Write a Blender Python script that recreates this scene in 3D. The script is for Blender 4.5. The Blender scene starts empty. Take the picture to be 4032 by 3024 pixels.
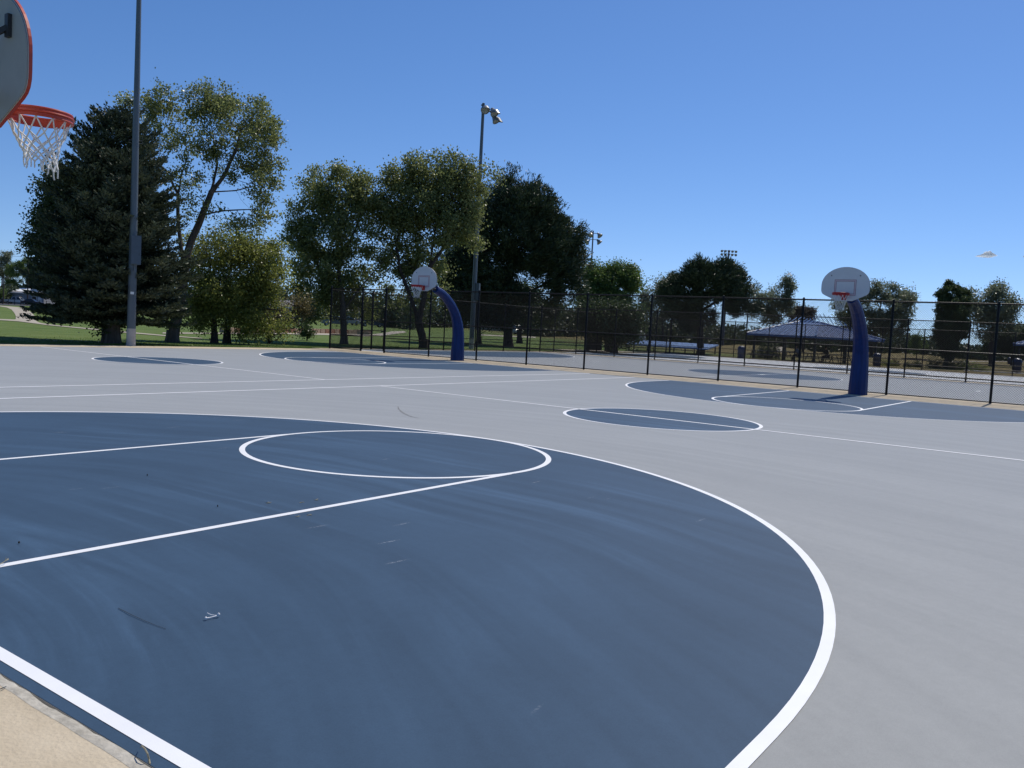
import bpy, bmesh, math, random
import numpy as np
from mathutils import Vector, Matrix
R = math.radians
sc = bpy.context.scene
COL = sc.collection
rng = np.random.default_rng(7)
random.seed(7)

# ------------------------------------------------------------------ camera (solved from the court lines)
CAM = np.array([-1.67697, -7.03987, 1.54513])
YAW, PITCH, ROLL, FPX = 0.627681, -0.0658687, 0.0529179, 3364.07
PW, PH = 4032, 3024
def _axes():
    cy, sy, cp, sp = math.cos(YAW), math.sin(YAW), math.cos(PITCH), math.sin(PITCH)
    f = np.array([cy*cp, sy*cp, sp]); r = np.array([sy, -cy, 0.0]); u = np.cross(r, f)
    cr, sr = math.cos(ROLL), math.sin(ROLL)
    return cr*r+sr*u, -sr*r+cr*u, f
AR, AU, AF = _axes()
cam = bpy.data.objects.new('camera', bpy.data.cameras.new('camera')); COL.objects.link(cam)
cam.matrix_world = Matrix(((AR[0], AU[0], -AF[0], CAM[0]), (AR[1], AU[1], -AF[1], CAM[1]), (AR[2], AU[2], -AF[2], CAM[2]), (0, 0, 0, 1)))
cam.data.sensor_fit = 'HORIZONTAL'; cam.data.sensor_width = 36.0
cam.data.lens = 36.0*FPX/PW
cam.data.clip_start = 0.05; cam.data.clip_end = 9000
sc.camera = cam

def terrain(x, y):
    t = min(max((y-65.0)/150.0, 0.0), 1.0)
    return -0.035 + 0.85*t*t*(3-2*t)
def ray(px, py): return AF*FPX + AR*(px-PW/2) - AU*(py-PH/2)
def ground(px, py, dz=0.0):          # where the sight line through a photo point meets the terrain
    d = ray(px, py); d = d/np.linalg.norm(d); t = 5.0; z = 0
    for _ in range(60):
        z = terrain(0, CAM[1]+d[1]*t)+dz
        if d[2] >= -1e-4: t = 400.0; break
        t2 = (z-CAM[2])/d[2]
        if abs(t2-t) < 1e-4: break
        t = 0.5*t+0.5*min(t2, 600.0)
    p = CAM+d*t
    return np.array([p[0], p[1], terrain(0, p[1])+dz])
def at(px, py, depth): return CAM + ray(px, py)*(depth/FPX)
def depth_of(p): return float((np.asarray(p)-CAM) @ AF)

# ------------------------------------------------------------------ materials
def _new(name):
    m = bpy.data.materials.new(name); m.use_nodes = True
    nt = m.node_tree; b = nt.nodes['Principled BSDF']
    return m, nt, b
def N(nt, t, **kw):
    n = nt.nodes.new(t)
    for k, v in kw.items():
        if k in n.inputs: n.inputs[k].default_value = v
        else: setattr(n, k, v)
    return n
def c4(c): return (c[0], c[1], c[2], 1.0)
def mat(name, col, rough=0.6, spec=0.4, metal=0.0, var=0.12, scale=6.0, bump=0.0, bscale=40.0, col2=None, stretch=None):
    m, nt, b = _new(name)
    b.inputs['Roughness'].default_value = rough; b.inputs['Metallic'].default_value = metal
    b.inputs['Specular IOR Level'].default_value = spec
    tc = N(nt, 'ShaderNodeTexCoord')
    src = tc.outputs['Object']
    if stretch:
        mp = N(nt, 'ShaderNodeMapping'); mp.inputs['Scale'].default_value = stretch
        nt.links.new(src, mp.inputs['Vector']); src = mp.outputs['Vector']
    n = N(nt, 'ShaderNodeTexNoise', Scale=scale, Detail=5.0, Roughness=0.6); nt.links.new(src, n.inputs['Vector'])
    mx = N(nt, 'ShaderNodeMix', data_type='RGBA')
    a = c4([x*(1-var) for x in col]) if col2 is None else c4(col)
    c = c4([min(1, x*(1+var)) for x in col]) if col2 is None else c4(col2)
    rmp = N(nt, 'ShaderNodeValToRGB'); rmp.color_ramp.elements[0].position = 0.32; rmp.color_ramp.elements[1].position = 0.68
    rmp.color_ramp.elements[0].color = a; rmp.color_ramp.elements[1].color = c
    nt.nodes.remove(mx)
    nt.links.new(n.outputs['Fac'], rmp.inputs['Fac']); nt.links.new(rmp.outputs['Color'], b.inputs['Base Color'])
    if bump:
        n2 = N(nt, 'ShaderNodeTexNoise', Scale=bscale, Detail=4.0); nt.links.new(src, n2.inputs['Vector'])
        bp = N(nt, 'ShaderNodeBump', Strength=bump, Distance=0.02); nt.links.new(n2.outputs['Fac'], bp.inputs['Height'])
        nt.links.new(bp.outputs['Normal'], b.inputs['Normal'])
    return m
def leafmat(name, c1, c2, trans=0.3, rough=0.42, spec=0.5, big=0.35):
    m, nt, b = _new(name)
    g = N(nt, 'ShaderNodeNewGeometry'); rmp = N(nt, 'ShaderNodeValToRGB')
    rmp.color_ramp.elements[0].color = c4(c1); rmp.color_ramp.elements[1].color = c4(c2)
    tc = N(nt, 'ShaderNodeTexCoord'); n = N(nt, 'ShaderNodeTexNoise', Scale=big, Detail=2.0)
    nt.links.new(tc.outputs['Object'], n.inputs['Vector'])
    mr = N(nt, 'ShaderNodeMapRange'); mr.inputs['From Min'].default_value = .3; mr.inputs['From Max'].default_value = .7
    nt.links.new(n.outputs['Fac'], mr.inputs['Value'])
    av = N(nt, 'ShaderNodeMath', operation='MULTIPLY_ADD'); av.inputs[1].default_value = 0.55
    h = N(nt, 'ShaderNodeMath', operation='MULTIPLY'); h.inputs[1].default_value = 0.45
    nt.links.new(mr.outputs['Result'], h.inputs[0])
    nt.links.new(g.outputs['Random Per Island'], av.inputs[0]); nt.links.new(h.outputs[0], av.inputs[2])
    nt.links.new(av.outputs[0], rmp.inputs['Fac']); nt.links.new(rmp.outputs['Color'], b.inputs['Base Color'])
    b.inputs['Roughness'].default_value = rough; b.inputs['Specular IOR Level'].default_value = spec
    tr = N(nt, 'ShaderNodeBsdfTranslucent'); nt.links.new(rmp.outputs['Color'], tr.inputs['Color'])
    ms = N(nt, 'ShaderNodeMixShader'); ms.inputs[0].default_value = trans
    out = nt.nodes['Material Output']
    nt.links.new(b.outputs[0], ms.inputs[1]); nt.links.new(tr.outputs[0], ms.inputs[2]); nt.links.new(ms.outputs[0], out.inputs['Surface'])
    return m
def court_mat(name, col, streak=0.07, mottle=0.06, scuff=0.25, rough=0.55, spec=0.35, dust=0.1, sheen=0.0):
    """acrylic court coating: fine sand, broad roller strokes, worn patches and short pale scuffs"""
    m, nt, b = _new(name)
    L = nt.links.new
    tc = N(nt, 'ShaderNodeTexCoord')
    # gentle bend of the strokes
    nb = N(nt, 'ShaderNodeTexNoise', Scale=0.25, Detail=1.0); L(tc.outputs['Object'], nb.inputs['Vector'])
    sub = N(nt, 'ShaderNodeVectorMath', operation='SUBTRACT'); sub.inputs[1].default_value = (.5, .5, .5); L(nb.outputs['Color'], sub.inputs[0])
    sca = N(nt, 'ShaderNodeVectorMath', operation='SCALE'); sca.inputs['Scale'].default_value = 1.0; L(sub.outputs[0], sca.inputs[0])
    add = N(nt, 'ShaderNodeVectorMath', operation='ADD'); L(tc.outputs['Object'], add.inputs[0]); L(sca.outputs[0], add.inputs[1])
    # the coating was spread in long arcs: stretch the noise along circles about a point off the near baseline
    cs = N(nt, 'ShaderNodeVectorMath', operation='ADD'); cs.inputs[1].default_value = (3.0, 1.5, 0); L(add.outputs[0], cs.inputs[0])
    sx = N(nt, 'ShaderNodeSeparateXYZ'); L(cs.outputs[0], sx.inputs[0])
    fl = N(nt, 'ShaderNodeCombineXYZ'); L(sx.outputs[0], fl.inputs[0]); L(sx.outputs[1], fl.inputs[1])
    ln = N(nt, 'ShaderNodeVectorMath', operation='LENGTH'); L(fl.outputs[0], ln.inputs[0])
    an = N(nt, 'ShaderNodeMath', operation='ARCTAN2'); L(sx.outputs[1], an.inputs[0]); L(sx.outputs[0], an.inputs[1])
    r2 = N(nt, 'ShaderNodeMath', operation='MULTIPLY'); r2.inputs[1].default_value = 3.4; L(ln.outputs['Value'], r2.inputs[0])
    a2 = N(nt, 'ShaderNodeMath', operation='MULTIPLY'); a2.inputs[1].default_value = 1.5; L(an.outputs[0], a2.inputs[0])
    mp = N(nt, 'ShaderNodeCombineXYZ'); L(r2.outputs[0], mp.inputs[0]); L(a2.outputs[0], mp.inputs[1])
    n1 = N(nt, 'ShaderNodeTexNoise', Scale=1.0, Detail=3.0, Roughness=0.55); L(mp.outputs[0], n1.inputs['Vector'])
    n2 = N(nt, 'ShaderNodeTexNoise', Scale=0.9, Detail=6.0, Roughness=0.65); L(tc.outputs['Object'], n2.inputs['Vector'])
    n3 = N(nt, 'ShaderNodeTexNoise', Scale=260.0, Detail=2.0); L(tc.outputs['Object'], n3.inputs['Vector'])
    def rng_(src, a, bb, lo, hi):
        r = N(nt, 'ShaderNodeMapRange'); r.inputs['From Min'].default_value = a; r.inputs['From Max'].default_value = bb
        r.inputs['To Min'].default_value = lo; r.inputs['To Max'].default_value = hi; L(src, r.inputs['Value']); return r.outputs['Result']
    v1 = rng_(n1.outputs['Fac'], .38, .64, 1-streak, 1+streak*1.5)
    v2 = rng_(n2.outputs['Fac'], .3, .7, 1-mottle, 1+mottle)
    v3 = rng_(n3.outputs['Fac'], .3, .7, .93, 1.07)
    p1 = N(nt, 'ShaderNodeMath', operation='MULTIPLY'); L(v1, p1.inputs[0]); L(v2, p1.inputs[1])
    p2 = N(nt, 'ShaderNodeMath', operation='MULTIPLY'); L(p1.outputs[0], p2.inputs[0]); L(v3, p2.inputs[1])
    n5 = N(nt, 'ShaderNodeTexNoise', Scale=14.0, Detail=8.0, Roughness=.7); L(tc.outputs['Object'], n5.inputs['Vector'])
    p3 = N(nt, 'ShaderNodeMath', operation='MULTIPLY'); L(p2.outputs[0], p3.inputs[0]); L(rng_(n5.outputs['Fac'], .3, .7, .955, 1.045), p3.inputs[1]); p2 = p3
    # dried dust swirls left by wiping
    n6 = N(nt, 'ShaderNodeTexNoise', Scale=.55, Detail=7.0, Roughness=.62, Distortion=1.6); L(mp.outputs[0], n6.inputs['Vector'])
    n7 = N(nt, 'ShaderNodeTexNoise', Scale=.30, Detail=2.0); L(tc.outputs['Object'], n7.inputs['Vector'])
    dm = N(nt, 'ShaderNodeMath', operation='MULTIPLY'); L(rng_(n6.outputs['Fac'], .48, .72, 0, 1), dm.inputs[0]); L(rng_(n7.outputs['Fac'], .42, .62, 0, 1), dm.inputs[1])
    d1 = N(nt, 'ShaderNodeMath', operation='MULTIPLY_ADD'); d1.inputs[1].default_value = dust*2; d1.inputs[2].default_value = 1; L(dm.outputs[0], d1.inputs[0])
    p4 = N(nt, 'ShaderNodeMath', operation='MULTIPLY'); L(p2.outputs[0], p4.inputs[0]); L(d1.outputs[0], p4.inputs[1]); p2 = p4
    n8 = N(nt, 'ShaderNodeTexNoise', Scale=85.0, Detail=3.0, Roughness=.7); L(tc.outputs['Object'], n8.inputs['Vector'])
    p5 = N(nt, 'ShaderNodeMath', operation='MULTIPLY'); L(p2.outputs[0], p5.inputs[0]); L(rng_(n8.outputs['Fac'], .3, .7, .955, 1.045), p5.inputs[1]); p2 = p5
    base = N(nt, 'ShaderNodeVectorMath', operation='SCALE'); base.inputs[0].default_value = col; L(p2.outputs[0], base.inputs['Scale'])
    # short pale scuffs: stretched cells kept only now and then
    ms = N(nt, 'ShaderNodeMapping'); ms.inputs['Rotation'].default_value = (0, 0, 0.95); ms.inputs['Scale'].default_value = (1.1, 9.0, 1); L(add.outputs[0], ms.inputs['Vector'])
    vo = N(nt, 'ShaderNodeTexVoronoi', Scale=1.0, Randomness=1.0); L(ms.outputs[0], vo.inputs['Vector'])
    d = rng_(vo.outputs['Distance'], .05, .13, 1.0, 0.0)
    sep = N(nt, 'ShaderNodeSeparateColor'); L(vo.outputs['Color'], sep.inputs[0])
    gate = N(nt, 'ShaderNodeMath', operation='GREATER_THAN'); gate.inputs[1].default_value = 0.80; L(sep.outputs[0], gate.inputs[0])
    n4 = N(nt, 'ShaderNodeTexNoise', Scale=60.0, Detail=3.0); L(tc.outputs['Object'], n4.inputs['Vector'])
    br = rng_(n4.outputs['Fac'], .42, .6, 0.0, 1.0)
    q = N(nt, 'ShaderNodeMath', operation='MULTIPLY'); L(d, q.inputs[0]); L(gate.outputs[0], q.inputs[1])
    q2 = N(nt, 'ShaderNodeMath', operation='MULTIPLY'); L(q.outputs[0], q2.inputs[0]); L(br, q2.inputs[1])
    q3 = N(nt, 'ShaderNodeMath', operation='MULTIPLY'); q3.inputs[1].default_value = scuff; L(q2.outputs[0], q3.inputs[0])
    mx = N(nt, 'ShaderNodeMix', data_type='RGBA'); L(q3.outputs[0], mx.inputs[0]); L(base.outputs[0], mx.inputs[6]); mx.inputs[7].default_value = (.55, .58, .62, 1)
    L(mx.outputs[2], b.inputs['Base Color'])
    bp = N(nt, 'ShaderNodeBump', Strength=0.06, Distance=0.003); L(n3.outputs['Fac'], bp.inputs['Height']); L(bp.outputs['Normal'], b.inputs['Normal'])
    b.inputs['Roughness'].default_value = rough; b.inputs['Specular IOR Level'].default_value = spec
    b.inputs['Sheen Weight'].default_value = sheen; b.inputs['Sheen Roughness'].default_value = .45
    return m
M = {}
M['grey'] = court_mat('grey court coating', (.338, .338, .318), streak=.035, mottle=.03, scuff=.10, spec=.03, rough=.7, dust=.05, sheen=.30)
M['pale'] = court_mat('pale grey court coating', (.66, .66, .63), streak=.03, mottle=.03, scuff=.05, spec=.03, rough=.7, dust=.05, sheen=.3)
M['blue'] = court_mat('blue court coating', (.041, .077, .126), streak=.07, mottle=.06, scuff=.30, spec=.12, rough=.6, dust=.26, sheen=.06)
M['line'] = mat('white court line paint', (.86, .86, .86), .55, .35, var=.035, scale=3, bump=.1, bscale=220)
M['concrete'] = mat('tan concrete', (.475, .39, .27), .85, .2, scale=2.6, col2=(.61, .515, .372), bump=.3, bscale=60)
M['concrete_edge'] = mat('grey concrete edge', (.34, .31, .25), .85, .2, scale=9, col2=(.56, .52, .44), bump=.6, bscale=30)
M['joint'] = mat('dark joint filler', (.10, .08, .06), .9, .1)
M['path'] = mat('pale path concrete', (.42, .37, .29), .85, .2, var=.07, scale=.8, bump=.1)
M['asphalt'] = mat('asphalt', (.06, .06, .06), .85, .3, var=.2, scale=3)
M['black'] = mat('black vinyl fence coating', (.006, .006, .007), .5, .25, var=.1)
M['wire'] = mat('black chain link wire', (.006, .006, .007), .65, .15, var=.1)
M['pad'] = mat('blue vinyl pole padding', (.0012, .021, .118), .45, .3, var=.25, scale=3, bump=.25, bscale=6, stretch=(6, 6, .6))
M['board'] = mat('white backboard enamel', (.62, .63, .64), .4, .4, var=.03, scale=4)
M['boardback'] = mat('grey backboard casting', (.33, .345, .335), .55, .4, var=.05, scale=6, bump=.05)
M['orange'] = mat('orange rim enamel', (.50, .055, .024), .4, .5, var=.12, scale=12)
M['redrim'] = mat('red rim enamel', (.42, .018, .016), .4, .5, var=.12, scale=12)
M['net'] = mat('white nylon net', (.72, .71, .68), .8, .2, var=.12, scale=60)
M['redline'] = mat('dark red square outline', (.26, .06, .07), .5, .3, var=.1)
M['pinkline'] = mat('faded pink square band', (.62, .50, .53), .5, .3, var=.05)
M['steel'] = mat('dark bracket steel', (.035, .037, .04), .5, .5, metal=.3)
M['galv'] = mat('galvanised pole steel', (.115, .135, .15), .5, .5, metal=.35, var=.12, scale=2.5, stretch=(1, 1, .25))
M['galvdark'] = mat('dull pole steel', (.085, .09, .11), .5, .5, metal=.3, var=.12, scale=2.5)
M['polebase'] = mat('pale bare pole foot', (.46, .42, .37), .7, .3, var=.1, scale=4)
M['boxgrey'] = mat('grey cabinet paint', (.075, .10, .125), .45, .4, var=.06)
M['lamp'] = mat('lamp housing', (.20, .21, .215), .4, .5, metal=.3)
M['lens'] = mat('lamp glass', (.30, .32, .31), .2, .5)
M['white'] = mat('white sticker', (.75, .75, .74), .5, .3, var=.04)
M['bark'] = mat('brown bark', (.055, .045, .036), .9, .15, scale=3, col2=(.16, .13, .105), bump=1.0, bscale=14, stretch=(3, 3, .5))
M['barkdark'] = mat('dark bark', (.030, .025, .022), .9, .15, scale=3, col2=(.085, .068, .055), bump=1.0, bscale=14, stretch=(3, 3, .5))
M['barkpale'] = mat('pale cottonwood bark', (.10, .085, .07), .9, .15, scale=3, col2=(.25, .21, .17), bump=1.0, bscale=14, stretch=(3, 3, .5))
M['lf_cotton'] = leafmat('cottonwood leaf', (.090, .125, .042), (.32, .34, .12), .55, .34, .5)
M['lf_grey'] = leafmat('grey green leaf', (.10, .125, .075), (.26, .29, .185), .46, .38, .4)
M['lf_yel'] = leafmat('yellow green leaf', (.12, .16, .040), (.35, .36, .095), .55, .4, .4, .8)
M['lf_green'] = leafmat('mid green leaf', (.07, .12, .03), (.17, .235, .065), .46, .4, .4)
M['lf_dark'] = leafmat('dark leaf', (.030, .052, .018), (.10, .135, .05), .35, .45, .35)
M['lf_spruce'] = leafmat('spruce needles', (.018, .034, .026), (.125, .145, .075), .12, .5, .35, .9)
M['lf_pine'] = leafmat('pine needles', (.014, .030, .013), (.075, .10, .04), .15, .5, .35)
M['lf_rust'] = leafmat('rusty bush leaf', (.06, .05, .035), (.13, .105, .075), .2, .45, .3)
M['lf_far'] = leafmat('far woodland leaf', (.03, .048, .02), (.085, .108, .05), .25, .5, .3, .06)
M['lf_dry'] = leafmat('thinning brown green leaf', (.10, .09, .04), (.26, .21, .09), .42, .45, .3)
M['blade'] = leafmat('lawn blade', (.060, .115, .020), (.14, .20, .045), .40, .5, .3, .5)
M['stoneA'] = mat('red sandstone block', (.20, .085, .055), .9, .2, scale=5, col2=(.42, .24, .16), bump=.6, bscale=12)
M['stoneB'] = mat('tan sandstone block', (.33, .22, .15), .9, .2, scale=5, col2=(.50, .37, .27), bump=.6, bscale=12)
M['seam'] = mat('seam metal with painted reflections', (.22, .37, .62), .45, .35, metal=.0)  # paler than the roof: bright reflections along the seams are put into the colour
M['roofblue'] = mat('blue standing seam metal', (.05, .12, .29), .45, .35, metal=.0, var=.08, scale=1.5)
M['roofdark'] = mat('dark roof metal', (.035, .04, .05), .4, .5, metal=.3)
M['lowblue'] = mat('light blue roof panel', (.14, .24, .46), .40, .5, var=.08)
M['bluebin'] = mat('blue trash bin plastic', (.010, .025, .075), .4, .5, var=.1)
M['table'] = mat('dark table steel', (.018, .022, .024), .5, .4)
M['wallwhite'] = mat('pale painted siding', (.30, .31, .34), .7, .3, var=.06, scale=2)
M['roofwhite'] = mat('white flat roof membrane', (.78, .79, .80), .6, .3, var=.04)
M['roofgrey'] = mat('grey shingle', (.20, .19, .19), .9, .2, var=.15, scale=8)
M['trim'] = mat('white trim', (.72, .72, .70), .6, .3)
M['glass'] = mat('dark window glass', (.02, .025, .03), .08, .6, var=.05)
M['tyre'] = mat('tyre rubber', (.012, .012, .012), .8, .2)
M['rimalloy'] = mat('wheel alloy', (.35, .36, .37), .35, .5, metal=.7)
for k, c in dict(carwhite=(.68, .69, .70), carsilver=(.40, .42, .44), cardark=(.045, .035, .05), carblue=(.03, .045, .09), cargrey=(.13, .15, .18)).items():
    M[k] = mat(k[3:]+' car paint', c, .25, .6, var=.03)
M['skin'] = mat('skin', (.36, .20, .13), .6, .3)
M['shirtdark'] = mat('dark jacket cloth', (.018, .018, .022), .9, .1)
M['shirtblue'] = mat('pale blue shirt cloth', (.16, .20, .26), .9, .1)
M['trousers'] = mat('dark trouser cloth', (.025, .027, .035), .9, .1)
M['hair'] = mat('dark hair', (.015, .012, .01), .7, .2)
M['rubber'] = mat('black skid', (.275, .278, .268), .7, .2)
M['stick'] = mat('dead grass stem', (.10, .11, .12), .8, .2)
M['straw'] = mat('dry straw', (.34, .30, .20), .8, .2)
M['mulch'] = mat('dark mulch', (.045, .033, .022), .95, .1, bump=.6)
M['pebble'] = mat('pale pebble', (.42, .39, .34), .9, .2, var=.25)
M['wood'] = mat('weathered utility pole wood', (.10, .08, .065), .9, .1)

# ------------------------------------------------------------------ mesh helpers
def tag(o, label=None, cat=None, group=None, kind=None):
    if label: o['label'] = label
    if cat: o['category'] = cat
    if group: o['group'] = group
    if kind: o['kind'] = kind
    return o
def thing(name, label, cat, loc=(0, 0, 0), rz=0.0, group=None):
    o = bpy.data.objects.new(name, None); COL.objects.link(o)
    o.empty_display_size = 0.2
    o.location = [float(v) for v in loc]; o.rotation_euler = (0, 0, rz)
    return tag(o, label, cat, group)
def link(name, me, m, parent=None):
    o = bpy.data.objects.new(name, me); COL.objects.link(o)
    if m is not None: me.materials.append(m)
    if parent is not None: o.parent = parent
    return o
def np_obj(name, V, F, m, parent=None, smooth=False):
    V = np.ascontiguousarray(V, dtype=np.float32); F = np.ascontiguousarray(F, dtype=np.int32)
    me = bpy.data.meshes.new(name); k = F.shape[1]
    me.vertices.add(len(V)); me.vertices.foreach_set('co', V.ravel())
    me.loops.add(F.size); me.loops.foreach_set('vertex_index', F.ravel())
    me.polygons.add(len(F)); me.polygons.foreach_set('loop_start', np.arange(0, F.size, k, dtype=np.int32))
    me.update(calc_edges=True)
    me.polygons.foreach_set('use_smooth', np.full(len(F), bool(smooth)))
    return link(name, me, m, parent)
class MB:
    def __init__(s): s.v = []; s.f = []
    def add(s, vs, fs):
        n = len(s.v); s.v += [tuple(float(q) for q in p) for p in vs]; s.f += [tuple(i+n for i in f) for f in fs]; return s
    def box(s, c, d, rz=0.0, mtx=None):
        x, y, z = d[0]/2, d[1]/2, d[2]/2
        vs = [Vector(p) for p in ((-x, -y, -z), (x, -y, -z), (x, y, -z), (-x, y, -z), (-x, -y, z), (x, -y, z), (x, y, z), (-x, y, z))]
        mt = mtx if mtx is not None else Matrix.Rotation(rz, 3, 'Z')
        vs = [mt @ p + Vector(c) for p in vs]
        return s.add(vs, [(3, 2, 1, 0), (4, 5, 6, 7), (0, 1, 5, 4), (1, 2, 6, 5), (2, 3, 7, 6), (3, 0, 4, 7)])
    def bar(s, a, b, w, h=None):
        a, b = Vector(a), Vector(b); d = b-a; L = d.length
        q = d.to_track_quat('X', 'Z').to_matrix()
        return s.box((a+b)/2, (L, w, h or w), mtx=q)
    def tube(s, pts, rad, n=8, cap=True, closed=False):
        pts = [Vector(p) for p in pts]; m = len(pts)
        rad = [rad]*m if not hasattr(rad, '__len__') else list(rad)
        up = None; vs = []; fs = []
        for i in range(m):
            if closed: t = pts[(i+1) % m]-pts[i-1]
            else: t = pts[min(i+1, m-1)]-pts[max(i-1, 0)]
            if t.length < 1e-9: t = Vector((0, 0, 1))
            t.normalize()
            if up is None:
                up = Vector((0, 0, 1)) if abs(t.z) < .9 else Vector((1, 0, 0))
            up = (up - t*up.dot(t))
            if up.length < 1e-5: up = t.orthogonal()
            up.normalize(); w = t.cross(up)
            for j in range(n):
                a = 2*math.pi*j/n
                vs.append(pts[i]+(up*math.cos(a)+w*math.sin(a))*rad[i])
        lim = m if closed else m-1
        for i in range(lim):
            for j in range(n):
                a, b = i*n+j, i*n+(j+1) % n
                c, d = ((i+1) % m)*n+(j+1) % n, ((i+1) % m)*n+j
                fs.append((a, b, c, d))
        if cap and not closed:
            fs.append(tuple(range(n-1, -1, -1))); fs.append(tuple((m-1)*n+j for j in range(n)))
        return s.add(vs, fs)
    def lathe(s, prof, n=16, o=(0, 0, 0), mtx=None):
        vs = []; fs = []; mt = mtx or Matrix.Identity(3); o = Vector(o)
        for r, z in prof:
            for j in range(n):
                a = 2*math.pi*j/n; vs.append(mt @ Vector((r*math.cos(a), r*math.sin(a), z)) + o)
        for i in range(len(prof)-1):
            for j in range(n):
                fs.append((i*n+j, i*n+(j+1) % n, (i+1)*n+(j+1) % n, (i+1)*n+j))
        fs.append(tuple(range(n-1, -1, -1))); fs.append(tuple((len(prof)-1)*n+j for j in range(n)))
        return s.add(vs, fs)
    def prism(s, poly, a, b, fn):
        """poly: 2d outline; fn(u, v, w) gives the 3d point; a, b the two w levels"""
        n = len(poly); vs = [fn(u, v, a) for u, v in poly]+[fn(u, v, b) for u, v in poly]
        fs = [tuple(range(n-1, -1, -1)), tuple(range(n, 2*n))]+[(i, (i+1) % n, n+(i+1) % n, n+i) for i in range(n)]
        return s.add(vs, fs)
    def build(s, name, m, parent=None, smooth=False, bevel=0.0, fix=True):
        me = bpy.data.meshes.new(name); me.from_pydata(s.v, [], s.f)
        if fix or bevel:
            bm = bmesh.new(); bm.from_mesh(me)
            bmesh.ops.recalc_face_normals(bm, faces=bm.faces)
            if bevel:
                bmesh.ops.bevel(bm, geom=[e for e in bm.edges if e.is_manifold and e.calc_face_angle(0) > .5], offset=bevel, segments=2, affect='EDGES', clamp_overlap=True)
            bm.to_mesh(me); bm.free()
        if smooth:
            for p in me.polygons: p.use_smooth = True
            try: me.set_sharp_from_angle(angle=R(40))
            except Exception: pass
        me.update()
        return link(name, me, m, parent)
def copy_tree(o, parent=None):
    c = o.copy(); COL.objects.link(c); c.parent = parent
    for ch in list(o.children): copy_tree(ch, c)
    return c
def rods(A, B, r, n=3):
    """many straight rods at once"""
    A = np.asarray(A, float); B = np.asarray(B, float); t = B-A
    L = np.linalg.norm(t, axis=1, keepdims=True); t = t/np.maximum(L, 1e-9)
    ref = np.where(np.abs(t[:, 2:3]) < .9, np.array([[0, 0, 1.0]]), np.array([[1.0, 0, 0]]))
    u = np.cross(t, ref); u /= np.linalg.norm(u, axis=1, keepdims=True); w = np.cross(t, u)
    ra, rb = (r if isinstance(r, tuple) else (r, r))
    ra = np.broadcast_to(np.asarray(ra, float).reshape(-1, 1), (len(A), 1)); rb = np.broadcast_to(np.asarray(rb, float).reshape(-1, 1), (len(A), 1))
    V = np.zeros((len(A), 2*n, 3))
    for j in range(n):
        a = 2*math.pi*j/n; o = u*math.cos(a)+w*math.sin(a)
        V[:, j] = A+o*ra; V[:, n+j] = B+o*rb
    base = (np.arange(len(A))*2*n)[:, None]
    F = np.concatenate([np.stack([base[:, 0]+j, base[:, 0]+(j+1) % n, base[:, 0]+n+(j+1) % n, base[:, 0]+n+j], 1) for j in range(n)])
    return V.reshape(-1, 3), F
def leaves(C, L, W, rg, droop=0.0):
    """one four-cornered leaf at each point of C"""
    n = len(C)
    a = rg.normal(size=(n, 3)); a[:, 2] -= droop; a /= np.linalg.norm(a, axis=1, keepdims=True)
    b = np.cross(a, rg.normal(size=(n, 3))); b /= np.linalg.norm(b, axis=1, keepdims=True)
    s = rg.uniform(.65, 1.25, (n, 1))
    a *= L*s/2; b *= W*s/2
    V = np.stack([C-a, C+b-a*.15, C+a, C-b-a*.15], 1).reshape(-1, 3)
    return V, np.arange(4*n).reshape(-1, 4)

# ------------------------------------------------------------------ light, sky
SUN_EL, SUN_AZ = R(54), R(1.7)       # sun stands beyond the fence, over the long axis of the court
w = bpy.data.worlds.new('World'); sc.world = w; w.use_nodes = True
nt = w.node_tree; bg = nt.nodes['Background']
sky = nt.nodes.new('ShaderNodeTexSky'); sky.sky_type = 'NISHITA'; sky.sun_disc = False
sky.sun_elevation = SUN_EL; sky.sun_rotation = R(90)-SUN_AZ
sky.altitude = 1600; sky.air_density = 1.0; sky.dust_density = 0.5; sky.ozone_density = 2.2
tcw = nt.nodes.new('ShaderNodeTexCoord'); va = nt.nodes.new('ShaderNodeVectorMath'); va.operation = 'ADD'; va.inputs[1].default_value = (0, 0, .055)
vn = nt.nodes.new('ShaderNodeVectorMath'); vn.operation = 'NORMALIZE'
nt.links.new(tcw.outputs['Generated'], va.inputs[0]); nt.links.new(va.outputs[0], vn.inputs[0]); nt.links.new(vn.outputs[0], sky.inputs['Vector'])
hs = nt.nodes.new('ShaderNodeHueSaturation'); hs.inputs['Saturation'].default_value = 1.22; hs.inputs['Value'].default_value = 1.0
nt.links.new(sky.outputs[0], hs.inputs['Color']); tn = nt.nodes.new('ShaderNodeMix'); tn.data_type = 'RGBA'; tn.blend_type = 'MULTIPLY'; tn.inputs[0].default_value = 1; tn.inputs[7].default_value = (1.02, .99, 1.09, 1)
nt.links.new(hs.outputs[0], tn.inputs[6]); nt.links.new(tn.outputs[2], bg.inputs['Color']); bg.inputs['Strength'].default_value = 0.111
sd = bpy.data.lights.new('sun', 'SUN'); sd.energy = 3.8; sd.angle = R(0.53); sd.color = (1, .945, .855)
so = bpy.data.objects.new('sun', sd); COL.objects.link(so)
dirv = Vector((math.cos(SUN_EL)*math.cos(SUN_AZ), math.cos(SUN_EL)*math.sin(SUN_AZ), math.sin(SUN_EL)))
so.rotation_euler = dirv.to_track_quat('Z', 'Y').to_euler(); so.location = (30, 0, 40)
sc.view_settings.view_transform = 'Standard'; sc.view_settings.look = 'None'; sc.view_settings.gamma = 1.0
sc.view_settings.exposure = 0.0; sc.view_settings.use_curve_mapping = False
sc.render.engine = 'CYCLES'
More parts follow.
